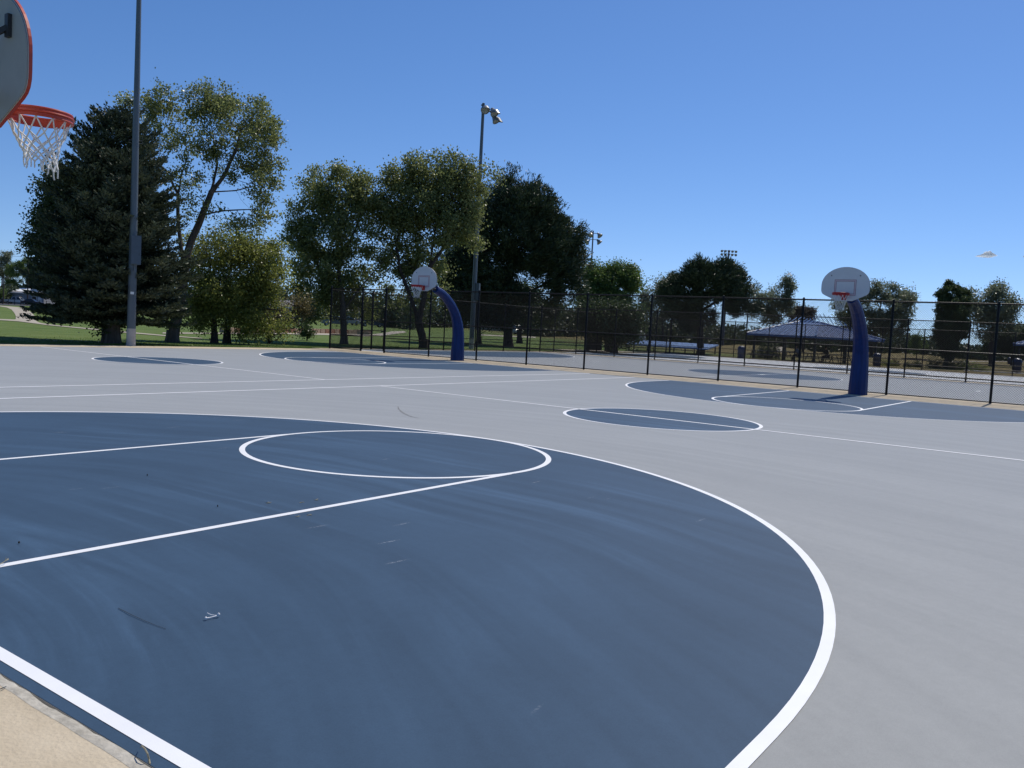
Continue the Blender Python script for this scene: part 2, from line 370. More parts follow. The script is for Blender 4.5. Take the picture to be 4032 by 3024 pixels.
sc.cycles.max_bounces = 6; sc.cycles.diffuse_bounces = 3; sc.cycles.transparent_max_bounces = 4; sc.cycles.volume_bounces = 1

# ------------------------------------------------------------------ setting: terrain, courts, paint, concrete, paths
def struct(o): o['kind'] = 'structure'; return o
ys = [-1500, -300, -80, 0, 40] + list(range(65, 216, 6)) + [230, 320, 600, 1200, 3000]
xs = [-1500, -300, -60, 0, 60, 120, 240, 480, 1000, 3000]
V = np.array([(x, y, terrain(x, y)) for y in ys for x in xs]); nx = len(xs)
F = np.array([(j*nx+i, j*nx+i+1, (j+1)*nx+i+1, (j+1)*nx+i) for j in range(len(ys)-1) for i in range(nx-1)])
def ground_mat():
    m, nt, b = _new('mown lawn and dry meadow'); L = nt.links.new
    tc = N(nt, 'ShaderNodeTexCoord'); sp = N(nt, 'ShaderNodeSeparateXYZ'); L(tc.outputs['Object'], sp.inputs[0])
    n0 = N(nt, 'ShaderNodeTexNoise', Scale=.05, Detail=5.0); L(tc.outputs['Object'], n0.inputs['Vector'])
    y9 = N(nt, 'ShaderNodeMath', operation='MULTIPLY_ADD'); y9.inputs[1].default_value = -.9; L(sp.outputs[1], y9.inputs[0]); L(sp.outputs[0], y9.inputs[2])
    nz = N(nt, 'ShaderNodeMath', operation='MULTIPLY_ADD'); nz.inputs[1].default_value = 46.0; L(n0.outputs['Fac'], nz.inputs[0]); L(y9.outputs[0], nz.inputs[2])
    mr = N(nt, 'ShaderNodeMapRange'); mr.inputs['From Min'].default_value = 66; mr.inputs['From Max'].default_value = 92; L(nz.outputs[0], mr.inputs['Value'])
    n1 = N(nt, 'ShaderNodeTexNoise', Scale=.35, Detail=6.0, Roughness=.7); L(tc.outputs['Object'], n1.inputs['Vector'])
    r1 = N(nt, 'ShaderNodeValToRGB'); r1.color_ramp.elements[0].position = .3; r1.color_ramp.elements[1].position = .72
    r1.color_ramp.elements[0].color = (.078, .135, .030, 1); r1.color_ramp.elements[1].color = (.17, .21, .07, 1); L(n1.outputs['Fac'], r1.inputs['Fac'])
    n2 = N(nt, 'ShaderNodeTexNoise', Scale=.12, Detail=7.0, Roughness=.7); L(tc.outputs['Object'], n2.inputs['Vector'])
    r2 = N(nt, 'ShaderNodeValToRGB'); r2.color_ramp.elements[0].position = .3; r2.color_ramp.elements[1].position = .7
    r2.color_ramp.elements[0].color = (.10, .10, .035, 1); r2.color_ramp.elements[1].color = (.27, .20, .095, 1); L(n2.outputs['Fac'], r2.inputs['Fac'])
    mx = N(nt, 'ShaderNodeMix', data_type='RGBA'); L(mr.outputs['Result'], mx.inputs[0]); L(r1.outputs['Color'], mx.inputs[6]); L(r2.outputs['Color'], mx.inputs[7])
    L(mx.outputs[2], b.inputs['Base Color']); b.inputs['Roughness'].default_value = .95; b.inputs['Specular IOR Level'].default_value = .1
    n3 = N(nt, 'ShaderNodeTexNoise', Scale=14.0, Detail=4.0); L(tc.outputs['Object'], n3.inputs['Vector'])
    bp = N(nt, 'ShaderNodeBump', Strength=1.0, Distance=.06); L(n3.outputs['Fac'], bp.inputs['Height']); L(bp.outputs['Normal'], b.inputs['Normal'])
    return m
M['ground'] = ground_mat()
struct(np_obj('ground', V, F, M['ground']))

# courts (two side by side, seen long ways) and the two paved areas behind the fences
L_, HW, YB = 25.61, 7.35, 16.577
mb = MB()
mb.box((12.83, 4.27, -.05), (25.84, 39.6, .10))                       # x -.09 .. 25.75 ; y -15.53 .. 24.07
struct(mb.build('court_surface', M['grey']))
mb = MB(); mb.box((37.25, 4.0, -.05), (17.9, 43.2, .10)); struct(mb.build('court_surface', M['grey']))
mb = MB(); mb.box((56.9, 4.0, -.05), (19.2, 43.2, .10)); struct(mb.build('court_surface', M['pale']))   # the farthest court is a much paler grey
def ring(mb, cx, cy, r0, r1, a0, a1, z, n=96):
    vs = []; fs = []
    for i in range(n+1):
        a = a0+(a1-a0)*i/n
        vs += [(cx+r0*math.cos(a), cy+r0*math.sin(a), z), (cx+r1*math.cos(a), cy+r1*math.sin(a), z)]
    fs = [(2*i, 2*i+1, 2*i+3, 2*i+2) for i in range(n)]
    mb.add(vs, fs)
def rect(mb, x0, x1, y0, y1, z): mb.add([(x0, y0, z), (x1, y0, z), (x1, y1, z), (x0, y1, z)], [(0, 1, 2, 3)])
def disc(mb, cx, cy, r, z, n=128):
    mb.add([(cx+r*math.cos(2*math.pi*i/n), cy+r*math.sin(2*math.pi*i/n), z) for i in range(n)], [tuple(range(n))])
ZB, ZL = .002, .0035
blue, line = MB(), MB(); lw = .064
for yc in (0.0, YB):
    for s, ox in ((1, 0.0), (-1, L_)):
        X = lambda x: ox+s*x
        n = 96; r = 6.03; e = -.088 if s > 0 else -.03
        pts = [(X(e), yc-r), (X(1.6), yc-r)]+[(X(1.6+r*math.sin(math.pi*i/n)), yc-r*math.cos(math.pi*i/n)) for i in range(1, n)]+[(X(1.6), yc+r), (X(e), yc+r)]
        if s < 0: pts = pts[::-1]
        blue.add([(x, y, ZB) for x, y in pts], [tuple(range(len(pts)))])
        if s > 0: ring(line, X(1.6), yc, r-lw, r, -math.pi/2, math.pi/2, ZL)
        else: ring(line, X(1.6), yc, r-lw, r, math.pi/2, 1.5*math.pi, ZL)
        for sy in (-1, 1):
            rect(line, min(X(.025), X(1.6)), max(X(.025), X(1.6)), *sorted((yc+sy*r, yc+sy*(r-lw))), ZL)
            rect(line, min(X(.025), X(5.6)), max(X(.025), X(5.6)), *sorted((yc+sy*1.83, yc+sy*(1.83-lw))), ZL)
        ring(line, X(5.79), yc, 1.83-lw, 1.83, 0, 2*math.pi, ZL+.0004)
        rect(line, X(0)-.033, X(0)+.033, yc-HW-.025, yc+HW+.025, ZL+.0007)
    disc(blue, L_/2, yc, 1.83, ZB); ring(line, L_/2, yc, 1.83-lw, 1.83, 0, 2*math.pi, ZL)
    rect(line, L_/2-.04, L_/2+.04, yc-HW, yc+HW, ZL+.0010)
    for sy in (-1, 1): rect(line, .03, L_-.03, yc+sy*HW-.045, yc+sy*HW+.045, ZL+.0004)
# small-sided pitches beyond the fences: goal areas, centre circles, spots
for ox in (0.0, 19.3):
    cx, cy, gl = 36.75+ox, 6.7, 24.9
    disc(blue, cx, cy, 3.45, ZB); ring(line, cx, cy, 3.4, 3.45, 0, 2*math.pi, ZL)
    rect(line, 28.7+ox, 45.0+ox, cy-.03, cy+.03, ZL+.0004)
    for sg in (1, -1):
        g = cy+sg*(gl-cy); n = 32
        pts = [(cx+1.6+6*math.cos(a), g-sg*6*math.sin(a)) for a in [math.pi/2*i/n for i in range(n+1)]]
        pts += [(cx-1.6-6*math.sin(a), g-sg*6*math.cos(a)) for a in [math.pi/2*i/n for i in range(n+1)]]
        blue.add([(x, y, ZB) for x, y in (pts if sg < 0 else pts[::-1])], [tuple(range(len(pts)))])
        if sg > 0:
            ring(line, cx+1.6, g, 5.94, 6, -math.pi/2, 0, ZL); ring(line, cx-1.6, g, 5.94, 6, math.pi, 1.5*math.pi, ZL)
        rect(line, cx-1.6, cx+1.6, *sorted((g-sg*6, g-sg*5.94)), ZL)
        rect(line, 28.7+ox, 45.0+ox, g-.03, g+.03, ZL+.0004)
        rect(line, cx-.45, cx+.45, g-sg*6-.06, g-sg*6+.06, ZL+.0013); rect(line, cx-.45, cx+.45, g-sg*9.4-.06, g-sg*9.4+.06, ZL)
    rect(line, cx-.4, cx+.4, cy-.10, cy+.10, ZL+.0016)
    for xx in (28.7+ox, 45.0+ox): rect(line, xx-.03, xx+.03, cy-(gl-cy), gl, ZL)
struct(blue.build('blue_court_paint', M['blue'], fix=False)); struct(line.build('white_court_lines', M['line'], fix=False))

# concrete aprons: separate slabs with open joints over dark filler
mb = MB()
def slabs(x0, x1, y0, y1, n, axis, top=.006):
    for i in range(n):
        g = .008
        if axis == 'y': a, b = y0+(y1-y0)*i/n+g, y0+(y1-y0)*(i+1)/n-g; mb.box(((x0+x1)/2, (a+b)/2, top-.06), (x1-x0, b-a, .12))
        else: a, b = x0+(x1-x0)*i/n+g, x0+(x1-x0)*(i+1)/n-g; mb.box(((a+b)/2, (y0+y1)/2, top-.06), (b-a, y1-y0, .12))
slabs(25.76, 26.97, -15.5, 24.06, 13, 'y'); slabs(26.99, 28.29, -15.5, 26.25, 14, 'y')
slabs(-.09, 26.97, 24.08, 25.55, 9, 'x')
slabs(46.22, 47.28, -17.6, 26.2, 14, 'y'); slabs(66.52, 67.5, -17.6, 26.2, 14, 'y')
slabs(28.3, 67.5, 26.21, 26.5, 12, 'x')
struct(mb.build('concrete_apron', M['concrete'], bevel=0))
mb = MB(); mb.box((27.0, 4.8, -.07), (2.5, 42, .10)); mb.box((13, 24.8, -.07), (26.0, 1.4, .10)); struct(mb.build('joint_filler', M['joint']))
mb = MB()                                                             # near walk with its worn grey edge strip
slabs(-3.2, -.140, -15.5, -6.2, 3, 'y', .012); slabs(-3.2, -.140, -6.2, 15.5, 7, 'y', .012)
struct(mb.build('concrete_walk', M['concrete']))
n = 700; vs = []; fs = []
for i in range(n+1):
    y = -15.5+31*i/n; j = .006*math.sin(y*7.1)+.005*math.sin(y*17.3+1)+float(rng.normal())*.0025
    vs += [(-.152+j*.3, y, .0127), (-.130+j*.3, y, .0135+float(rng.normal())*.0006), (-.104+j*.7, y, .009+float(rng.normal())*.0012), (-.086+j*.7, y, -.03)]
for i in range(n):
    for k in range(3): fs.append((4*i+k, 4*i+4+k, 4*i+5+k, 4*i+1+k))
mb = MB(); mb.add(vs, fs); struct(mb.build('concrete_edge_strip', M['concrete_edge'], smooth=True))

def sheet(name, pts, m, dz=.03):
    bm = bmesh.new(); vs = [bm.verts.new([float(q) for q in ground(px, py, dz)]) for px, py in pts]
    f = bm.faces.new(vs); bmesh.ops.triangulate(bm, faces=[f])
    bmesh.ops.subdivide_edges(bm, edges=bm.edges[:], cuts=2, use_grid_fill=True)
    for v in bm.verts: v.co.z = terrain(v.co.x, v.co.y)+dz
    bmesh.ops.recalc_face_normals(bm, faces=bm.faces)
    me = bpy.data.meshes.new(name); bm.to_mesh(me); bm.free()
    if me.polygons[0].normal.z < 0: me.flip_normals()
    return struct(link(name, me, m))
c = lambda ox, oy, s, pts: [(ox+a/s, oy+b/s) for a, b in pts]
sheet('footpath', c(0, 950, 4.146, [(-420, 1040), (0, 1050), (150, 1062), (300, 1075), (420, 1105), (500, 1150), (560, 1210), (580, 1270), (590, 1300), (640, 1325), (720, 1343), (860, 1362), (1078, 1385), (1600, 1432), (2070, 1475),
      (2700, 1532), (3300, 1578), (3300, 1588), (2700, 1546), (2070, 1493), (1600, 1448), (1078, 1398), (760, 1366), (500, 1331), (300, 1306), (0, 1286), (-420, 1262), (-420, 1246), (0, 1267), (240, 1277), (258, 1270), (258, 1220), (235, 1170), (190, 1115), (110, 1080), (0, 1063), (-420, 1052)]), M['path'])
sheet('footpath', [(640, 1309), (900, 1310), (1130, 1309), (1330, 1313), (1450, 1318), (1510, 1311), (1540, 1305), (1590, 1303), (1600, 1309), (1560, 1314), (1510, 1321), (1450, 1324), (1330, 1320), (1130, 1315), (900, 1315), (640, 1313)], M['path'])
sheet('footpath', [(1890, 1316), (1945, 1319), (2030, 1323), (2110, 1326), (2110, 1330), (2030, 1327), (1945, 1323), (1890, 1320)], M['path'])
sheet('footpath', [(3745, 1421.5), (3900, 1421.5), (4200, 1421), (4200, 1423.5), (3900, 1424), (3745, 1423.5)], M['path'])
sheet('footpath', [(3056, 1362), (3078, 1362), (3094, 1388), (3060, 1388)], M['path'])
sheet('footpath', [(2100, 1371), (2500, 1384), (2720, 1391), (2720, 1395), (2500, 1389), (2100, 1374)], M['path'])
sheet('road', [(-300, 1193), (60, 1201), (150, 1206), (250, 1210), (420, 1216), (700, 1232), (1000, 1250), (1400, 1268), (2100, 1304), (2100, 1301), (1400, 1263), (1000, 1244), (700, 1226), (420, 1210), (60, 1195), (-300, 1182)], M['asphalt'])

# short mown grass just beyond the concrete
nb = 60000
gx = rng.uniform(-14, 40, nb); gy = 25.58+rng.exponential(1.6, nb)
ok = ~((gx > 28.2) & (gy < 26.55)) & (gy < 62) & ~((gx > 27) & (gx < 28.3) & (gy < 26.3)); gx, gy = gx[ok], gy[ok]; nb = len(gx)
h = rng.uniform(.025, .055, nb)*np.where(gy < 25.8, 1.15, 1); a = rng.uniform(0, 2*np.pi, nb); wd = rng.uniform(.006, .014, nb)*(1+(gy-25)*.05)
ln = rng.normal(0, .025, (nb, 2))
b0 = np.stack([gx-np.cos(a)*wd, gy-np.sin(a)*wd, np.full(nb, -.04)], 1); b1 = np.stack([gx+np.cos(a)*wd, gy+np.sin(a)*wd, np.full(nb, -.04)], 1)
tp = np.stack([gx+ln[:, 0], gy+ln[:, 1], h-.035], 1)
tag(np_obj('grass', np.stack([b0, b1, tp], 1).reshape(-1, 3), np.arange(3*nb).reshape(-1, 3), M['blade']), 'short mown green lawn grass beyond the concrete edge of the courts', 'grass', kind='stuff')

# ------------------------------------------------------------------ chain link fences
def mesh_lines(s1, z0, z1, pitch=.0721):
    """both diagonal families over a strip s in 0..s1, z in z0..z1; returns end points (s, z)"""
    A, B = [], []; h = z1-z0
    k = np.arange(0, s1+h, pitch)
    for c0 in k:
        sa, sb = max(0, c0-h), min(s1, c0)
        if sb-sa < .01: continue
        A.append((sa, z0+(c0-sa), 0)); B.append((sb, z0+(c0-sb), 0))
        A.append((s1-sa, z0+(c0-sa), 0)); B.append((s1-sb, z0+(c0-sb), 0))
    return np.array(A), np.array(B)
def fence(label, p0, p1, spots, gaps=(), H=3.03, pr=.038, group='black chain link fences round the courts'):
    """p0 -> p1 on plan; spots: distances of the posts from p0; gaps: stretches left open for gates"""
    d = np.array(p1, float)-np.array(p0, float); Ls = np.linalg.norm(d)
    t = thing('chain_link_fence', label, 'fence', (p0[0], p0[1], 0), math.atan2(d[1], d[0]), group)
    for s in spots:
        m = MB(); r = pr*1.25 if any(abs(s-q) < .02 for g in gaps for q in g) or s in (spots[0], spots[-1]) else pr
        hh = H+.10 if r > pr else H+.035
        m.lathe([(r, -.06), (r, hh), (r*.8, hh+.03), (r*.25, hh+.045)], 10, (s, 0, 0))
        m.build('post', M['black'], t, smooth=True)
    runs = []; a = 0.0
    for g in sorted(gaps): runs.append((a, g[0])); a = g[1]
    runs.append((a, Ls))
    for z, rr in ((H, .024), (1.52, .022), (.72, .020), (.05, .018)):
        m = MB()
        for x0, x1 in runs: m.tube([(x0, 0, z), (x1, 0, z)], rr, 8)
        if z == H:
            for g in gaps: m.tube([(g[0], 0, z), (g[1], 0, z)], rr, 8)
        m.build('rail', M['black'], t, smooth=True)
    AA, BB = [], []
    for x0, x1 in runs:
        A, B = mesh_lines(x1-x0, .03, H+.03); A[:, 0] += x0; B[:, 0] += x0; AA.append(A); BB.append(B)
    for g in gaps:
        A, B = mesh_lines(g[1]-g[0], 2.15, H+.03); A[:, 0] += g[0]; B[:, 0] += g[0]; AA.append(A); BB.append(B)
    A, B = np.concatenate(AA), np.concatenate(BB)
    A2, B2 = A[:, [0, 2, 1]].copy(), B[:, [0, 2, 1]].copy(); A2[:, 1] -= .034; B2[:, 1] -= .034
    A2[1::2, 1] -= .005; B2[1::2, 1] -= .005
    ks = np.concatenate([np.arange(x0+.036, x1, .0721*2) for x0, x1 in runs])      # top selvage knuckles
    A2 = np.concatenate([A2, np.stack([ks, ks*0-.036, ks*0+H+.02], 1)]); B2 = np.concatenate([B2, np.stack([ks+.012, ks*0-.036, ks*0+H+.05], 1)])
    V, F = rods(A2, B2, .0034, 3); np_obj('chain_link_mesh', V, F, M['wire'], t)
    return t
FX, FY = 27.9, 25.95
py_ = [25.95, 23.71, 22.11, 19.26, 16.45, 13.74, 10.89, 8.03, 5.17, 2.28, -.60, -3.58, -6.45, -9.3, -12.2]
fence('tall black chain link fence right behind the two blue hoop posts', (FX, FY), (FX, -12.2), [FY-y for y in py_], gaps=((FY-23.71, FY-22.11),))
fence('black chain link fence running away along the lawn, behind the gate', (FX+.06, 26.0), (67.0, 26.0), [2.9+2.96*i for i in range(13)]+[39.1], H=2.97)
fence('second black chain link fence row, between the two courts behind the hoop posts', (46.75, 25.9), (46.75, -12.0), [2.9*i for i in range(14)], H=3.03)
fence('farthest black chain link fence row, in front of the picnic pavilion', (67.0, 25.9), (67.0, -9.0), [2.9*i for i in range(13)], H=3.0)
# the gate in the near fence
g = thing('fence_gate', 'narrow black chain link gate hung between two fence posts near the lawn', 'gate', (FX, 22.19, 0), math.pi/2)
W_ = 1.44
m = MB(); m.tube([(0, 0, .10), (0, 0, 2.02), (W_, 0, 2.02), (W_, 0, .10)], .022, 8, closed=True); m.build('gate_frame', M['black'], g, smooth=True)
m = MB(); m.tube([(.02, 0, 1.05), (W_-.02, 0, 1.05)], .018, 8); m.build('rail', M['black'], g, smooth=True)
m = MB(); m.tube([(-.07, 0, 2.12), (W_+.07, 0, 2.12)], .022, 8); m.build('header_bar', M['black'], g, smooth=True)
A, B = mesh_lines(W_, .10, 2.02); V, F = rods(A[:, [0, 2, 1]]+[0, .03, 0], B[:, [0, 2, 1]]+[0, .03, 0], .0034, 3); np_obj('chain_link_mesh', V, F, M['wire'], g)
m = MB(); m.box((.04, .05, 1.02), (.10, .05, .05)); m.tube([(.05, .08, .95), (.05, .08, 1.12)], .012, 6); m.build('latch', M['steel'], g)
for z in (.35, 1.8):
    m = MB(); m.lathe([(.03, -.05), (.03, .05)], 8, (W_+.035, 0, z)); m.build('hinge', M['black'], g)

# ------------------------------------------------------------------ basketball hoops
def fan_outline():
    p = [(-.22, 0), (.22, 0), (.585, .165), (.632, .195), (.664, .235), (.681, .285), (.685, .34)]
    n = 28
    top = [(.685*math.cos(math.pi*i/n), .46+.53*math.sin(math.pi*i/n)) for i in range(n+1)]
    q = [(.685, .40)]+top
    left = [(-x, z) for x, z in reversed(p[2:])]
    return p+q+[(-.685, .40)]+left
FAN = fan_outline()
def make_hoop(label, loc, rz, edge, rim_mat, reach=2.36, rim_z=3.05, netseed=1, sway=(0, 0), cord=.0048, off=.155, nl=1.0):
    t = thing('basketball_hoop', label, 'basketball hoop', loc, rz, 'basketball hoops on blue padded posts')
    path = [(0, 0, -.02), (0, 0, .35), (0, 0, .7), (.005, 0, 1.05), (.04, 0, 1.35), (.115, 0, 1.64), (.215, 0, 1.87), (.35, 0, 2.08), (.52, 0, 2.29), (.72, 0, 2.48), (.95, 0, 2.66), (1.2, 0, 2.80), (1.45, 0, 2.90), (1.62, 0, 2.955)]
    rad = [.300, .290, .275, .258, .246, .232, .222, .212, .202, .192, .182, .174, .166, .155]
    m = MB(); m.tube(path, rad, 12); pole = m.build('padded_post', M['pad'], t, smooth=False, bevel=0)
    m = MB()                                                          # bright welt along the outer seam
    seam = []
    for i in range(len(path)):
        a = Vector(path[min(i+1, len(path)-1)])-Vector(path[max(i-1, 0)]); a.normalize()
        seam.append(Vector(path[i])+Vector((-a.z, 0, a.x)).normalized()*(rad[i]+.004))
    m.tube(seam, .012, 6); m.build('seam_welt', M['pad'], pole)
    zb = rim_z-.21
    # arms from the post end to the board
    m = MB(); m.tube([(1.55, 0, 2.93), (1.9, 0, 3.0), (reach-.05, 0, rim_z+.05)], .06, 10)
    m.bar((1.7, 0, 2.98), (reach-.045, .42, zb+.68), .035); m.bar((1.7, 0, 2.98), (reach-.045, -.42, zb+.68), .035)
    m.bar((reach-.06, .42, zb+.60), (reach-.06, .42, zb+.76), .05, .03); m.bar((reach-.06, -.42, zb+.60), (reach-.06, -.42, zb+.76), .05, .03)
    m.build('support_arm', M['steel'], t)
    fn = lambda u, v, w: Vector((reach-.04+w, u, zb+v))
    m = MB(); m.prism(FAN, 0.004, .04 if not edge else .025, fn); board = m.build('backboard', M['board'], t, bevel=.004)
    m = MB()                                                          # folded flange round the edge
    cxy = (0, .42)
    inner = [(x*.985, .42+(z-.42)*.985) for x, z in FAN]; outer = [(x*1.006, .42+(z-.42)*1.006) for x, z in FAN]
    n = len(FAN); vs = []
    for a, w_ in ((outer, .026), (outer, .006), (inner, .004), (inner, .006)): vs += [fn(x, z, w_) for x, z in a]
    fs = []
    for k in range(3):
        for i in range(n): fs.append((k*n+i, k*n+(i+1) % n, (k+1)*n+(i+1) % n, (k+1)*n+i))
    m.add(vs, fs); m.build('edge_flange', M['orange'] if edge else M['boardback'], board)
    m = MB(); m.prism([(x*.982, .42+(z-.42)*.982) for x, z in FAN], -.006, .003, fn); m.build('back_face', M['boardback'], board)
    def frame(mb_, hw, z0, z1, th, off):
        for u0, u1, v0, v1 in ((-hw, hw, z0, z0+th), (-hw, hw, z1-th, z1), (-hw, -hw+th, z0+th, z1-th), (hw-th, hw, z0+th, z1-th)):
            mb_.add([fn(u0, v0, off), fn(u1, v0, off), fn(u1, v1, off), fn(u0, v1, off)], [(0, 1, 2, 3)])
    zs = .165
    m = MB(); frame(m, .305, zs, zs+.455, .045, .0415); sq = m.build('target_square', M['pinkline'], board)
    m = MB(); frame(m, .307, zs-.002, zs+.457, .011, .043); frame(m, .263, zs+.042, zs+.413, .010, .043); m.build('square_outline', M['redline'], sq)
    for sy in (-1, 1):
        m = MB(); m.lathe([(.017, 0), (.017, .008), (.011, .013)], 10, (reach, sy*.41, zb+.74), Matrix.Rotation(R(90), 3, 'Y')); m.build('bolt', M['steel'], board)
    # rim: two rings joined by a band, plate on the board
    rc = reach+off+.235
    m = MB()
    circ = lambda r, z, n=40: [(rc+r*math.cos(2*math.pi*i/n), r*math.sin(2*math.pi*i/n), z) for i in range(n)]
    m.tube(circ(.232, rim_z), .010, 8, closed=True); m.tube(circ(.240, rim_z-.028), .009, 8, closed=True); m.tube(circ(.236, rim_z-.058), .008, 8, closed=True)
    n = 40; a, b_, c_, d_ = circ(.2285, rim_z-.002), circ(.2325, rim_z-.058), circ(.2375, rim_z-.058), circ(.2345, rim_z-.002)
    vs = a+b_+c_+d_; fs = []
    for k in range(4):
        for i in range(n): fs.append((k*n+i, k*n+(i+1) % n, ((k+1) % 4)*n+(i+1) % n, ((k+1) % 4)*n+i))
    m.add(vs, fs); rim = m.build('rim', rim_mat, t, smooth=True)
    m = MB(); m.box((reach+.006, 0, rim_z-.085), (.012, .15, .20)); m.add([(reach+.01, -.07, rim_z-.005), (reach+.01, .07, rim_z-.005), (reach+.185, .10, rim_z-.005), (reach+.185, -.10, rim_z-.005), (reach+.01, -.06, rim_z-.18), (reach+.01, .06, rim_z-.18), (reach+.17, .07, rim_z-.055), (reach+.17, -.07, rim_z-.055)],
        [(0, 1, 2, 3), (7, 6, 5, 4), (0, 3, 7, 4), (1, 5, 6, 2), (2, 6, 7, 3), (0, 4, 5, 1)])
    m.build('rim_bracket', rim_mat, rim)
    rg = np.random.default_rng(netseed); K = 12
    lev = [(r_, z_*nl) for r_, z_ in ((0.222, .0), (.182, .13), (.156, .185), (.136, .235), (.121, .28), (.112, .32), (.110, .355))]
    P = {}
    for j, (r_, dz) in enumerate(lev):
        for k in range(K):
            a = 2*math.pi*(k+.5*(j % 2))/K; f = (dz/(.355*nl))
            jit = rg.normal(0, .006*f, 3) if j else np.zeros(3)
            long = 1+.28*f*f*max(0, math.cos(a+1.0))**2 if sway != (0, 0) else 1.12
            P[j, k] = Vector((rc+r_*math.cos(a)+sway[0]*f*f+jit[0], r_*math.sin(a)+sway[1]*f*f+jit[1], rim_z-.06-dz*long+jit[2]))
    m = MB()
    for j in range(len(lev)-1):
        for k in range(K):
            for kk in ((k, k-1) if j % 2 == 0 else (k, k+1)):
                a, b2 = P[j, k], P[j+1, kk % K]
                mid = (a+b2)/2; mid = Vector((rc, 0, mid.z))*.03+mid*.97
                m.tube([a, mid, b2], cord*(1.0 if j else .95), 5, cap=False)
    for j in range(1, len(lev)):
        for k in range(K): m.lathe([(.001, -cord*1.7), (cord*1.55, 0), (.001, cord*1.7)], 6, P[j, k])
    for k in range(K):                                                # loose tails at the bottom
        p = P[len(lev)-1, k]; m.tube([p, p+Vector((0, 0, -.03)), p+Vector((.008*math.cos(k*2.4), .008*math.sin(k*2.4), -.05-.01*(k % 3)))], cord*.9, 5)
    m.build('net', M['net'], rim, smooth=True)
    return t
make_hoop('hoop at top left seen from behind, orange edged backboard with frayed white net', (-1.14, 0, 0), 0, True, M['orange'], rim_z=3.015, sway=(.0, -.04), netseed=4, cord=.0060, off=.118, nl=.86)
make_hoop('fan shaped backboard facing the camera on a thick curved blue post, nearest the right edge', (26.75, 0, 0), math.pi, False, M['redrim'], netseed=2)
make_hoop('farther hoop on a blue post curving over to the left, before the light pole', (26.75, YB, 0), math.pi, False, M['redrim'], netseed=3)

# ------------------------------------------------------------------ light poles
def floodlight(mb_, lens, pos, aim, r=.30, L=.45, hood=True):
    """bell housing with a visor; adds to mb_, lens glass to lens"""
    q = Vector(aim).to_track_quat('Z', 'Y').to_matrix()
    mb_.lathe([(.07, -L), (.12, -L*.95), (.17, -L*.6), (r*.86, -L*.15), (r, 0), (r, .05), (r*.93, .05), (r*.90, .0)], 18, pos, q)
    if hood:
        vs, fs = [], []; n = 12
        for i in range(n+1):
            a = math.pi*i/n
            for rr, z in ((r*1.01, .0), (r*1.02, .34*math.sin(a)+.03), (r*.97, .34*math.sin(a)+.03), (r*.96, .0)):
                vs.append(q @ Vector((rr*math.cos(a), rr*math.sin(a), z))+Vector(pos))
        for i in range(n):
            for k in range(3): fs.append((4*i+k, 4*i+k+1, 4*i+k+5, 4*i+k+4))
        mb_.add(vs, fs)
    lens.lathe([(r*.9, .012), (r*.45, .035), (.01, .04)], 18, pos, q)
def light_pole(label, x, y, H, rb, rt, box_side, lamps, hgt=(3.25, 4.40), mt='galv', group=None, box=True, foot=True, r=.3):
    t = thing('light_pole', label, 'light pole', (x, y, 0), 0, group)
    m = MB(); m.lathe([(rb, -.05), (rb*.985, .7), (rt, H), (rt*.4, H+.03)], 16); pole = m.build('pole', M[mt], t, smooth=True)
    if foot:
        m = MB(); m.lathe([(rb+.004, -.04), (rb+.002, .70)], 16); m.build('bare_foot', M['polebase'], t, smooth=True)
        q_ = -fv*.9+rv*.43
        if foot == 2: m = MB(); m.box(q_*(rb*.94)+Zv*2.12, (.02, .13, .10), rz=math.atan2(q_.y, q_.x)); m.build('sticker', M['white'], t)
    if box:
        v = Vector(box_side).normalized(); ang = math.atan2(v.y, v.x)
        rr = rb*.9
        m = MB(); m.box(v*(rr+.10)+Vector((0, 0, sum(hgt)/2)), (.22, .40, hgt[1]-hgt[0]), rz=ang); bx = m.build('electrical_cabinet', M['boxgrey'], t, bevel=.01)
        m = MB(); m.box(v*(rr+.213)+Vector((0, 0, sum(hgt)/2)), (.012, .36, hgt[1]-hgt[0]-.06), rz=ang); m.box(v*(rr+.225)+Vector((0, 0, hgt[0]+.4))+Vector((-v.y, v.x, 0))*.14, (.02, .03, .12), rz=ang); m.build('cabinet_door', M['boxgrey'], bx, bevel=.003)
        m = MB(); m.tube([v*(rr+.04)+Vector((0, 0, hgt[0]-.25)), v*(rr+.05)+Vector((0, 0, hgt[0]+.02))], .03, 8); m.build('conduit', M['galv'], bx)
    for z in (H*.50, H*.58):
        for sgn in (-1, 1):
            m = MB()
            rr = rb+(rt-rb)*z/H
            m.tube([(sgn*rr*.75, -sgn*rr*.6, z), (sgn*(rr*.75+.09), -sgn*(rr*.6+.09), z), (sgn*(rr*.75+.09), -sgn*(rr*.6+.09), z-.1), (sgn*rr*.75, -sgn*rr*.6, z-.12)], .012, 5)
            m.build('step_loop', M['galvdark'], pole)
    for cross in lamps['bars']:
        m = MB(); m.tube(cross, .045, 8); m.build('cross_arm', M['galvdark'], t)
    for p, a in lamps['heads']:
        m, ln = MB(), MB(); floodlight(m, ln, p, a, r=r, L=r*1.5, hood=lamps.get('hood', True)); hd = m.build('floodlight', M['lamp'], t, smooth=True); ln.build('lens', M['lens'], hd, smooth=True)
    return t
rv = Vector((AR[0], AR[1], 0)).normalized(); fv = Vector((AF[0], AF[1], 0)).normalized(); Zv = Vector((0, 0, 1))
H1 = 16.3
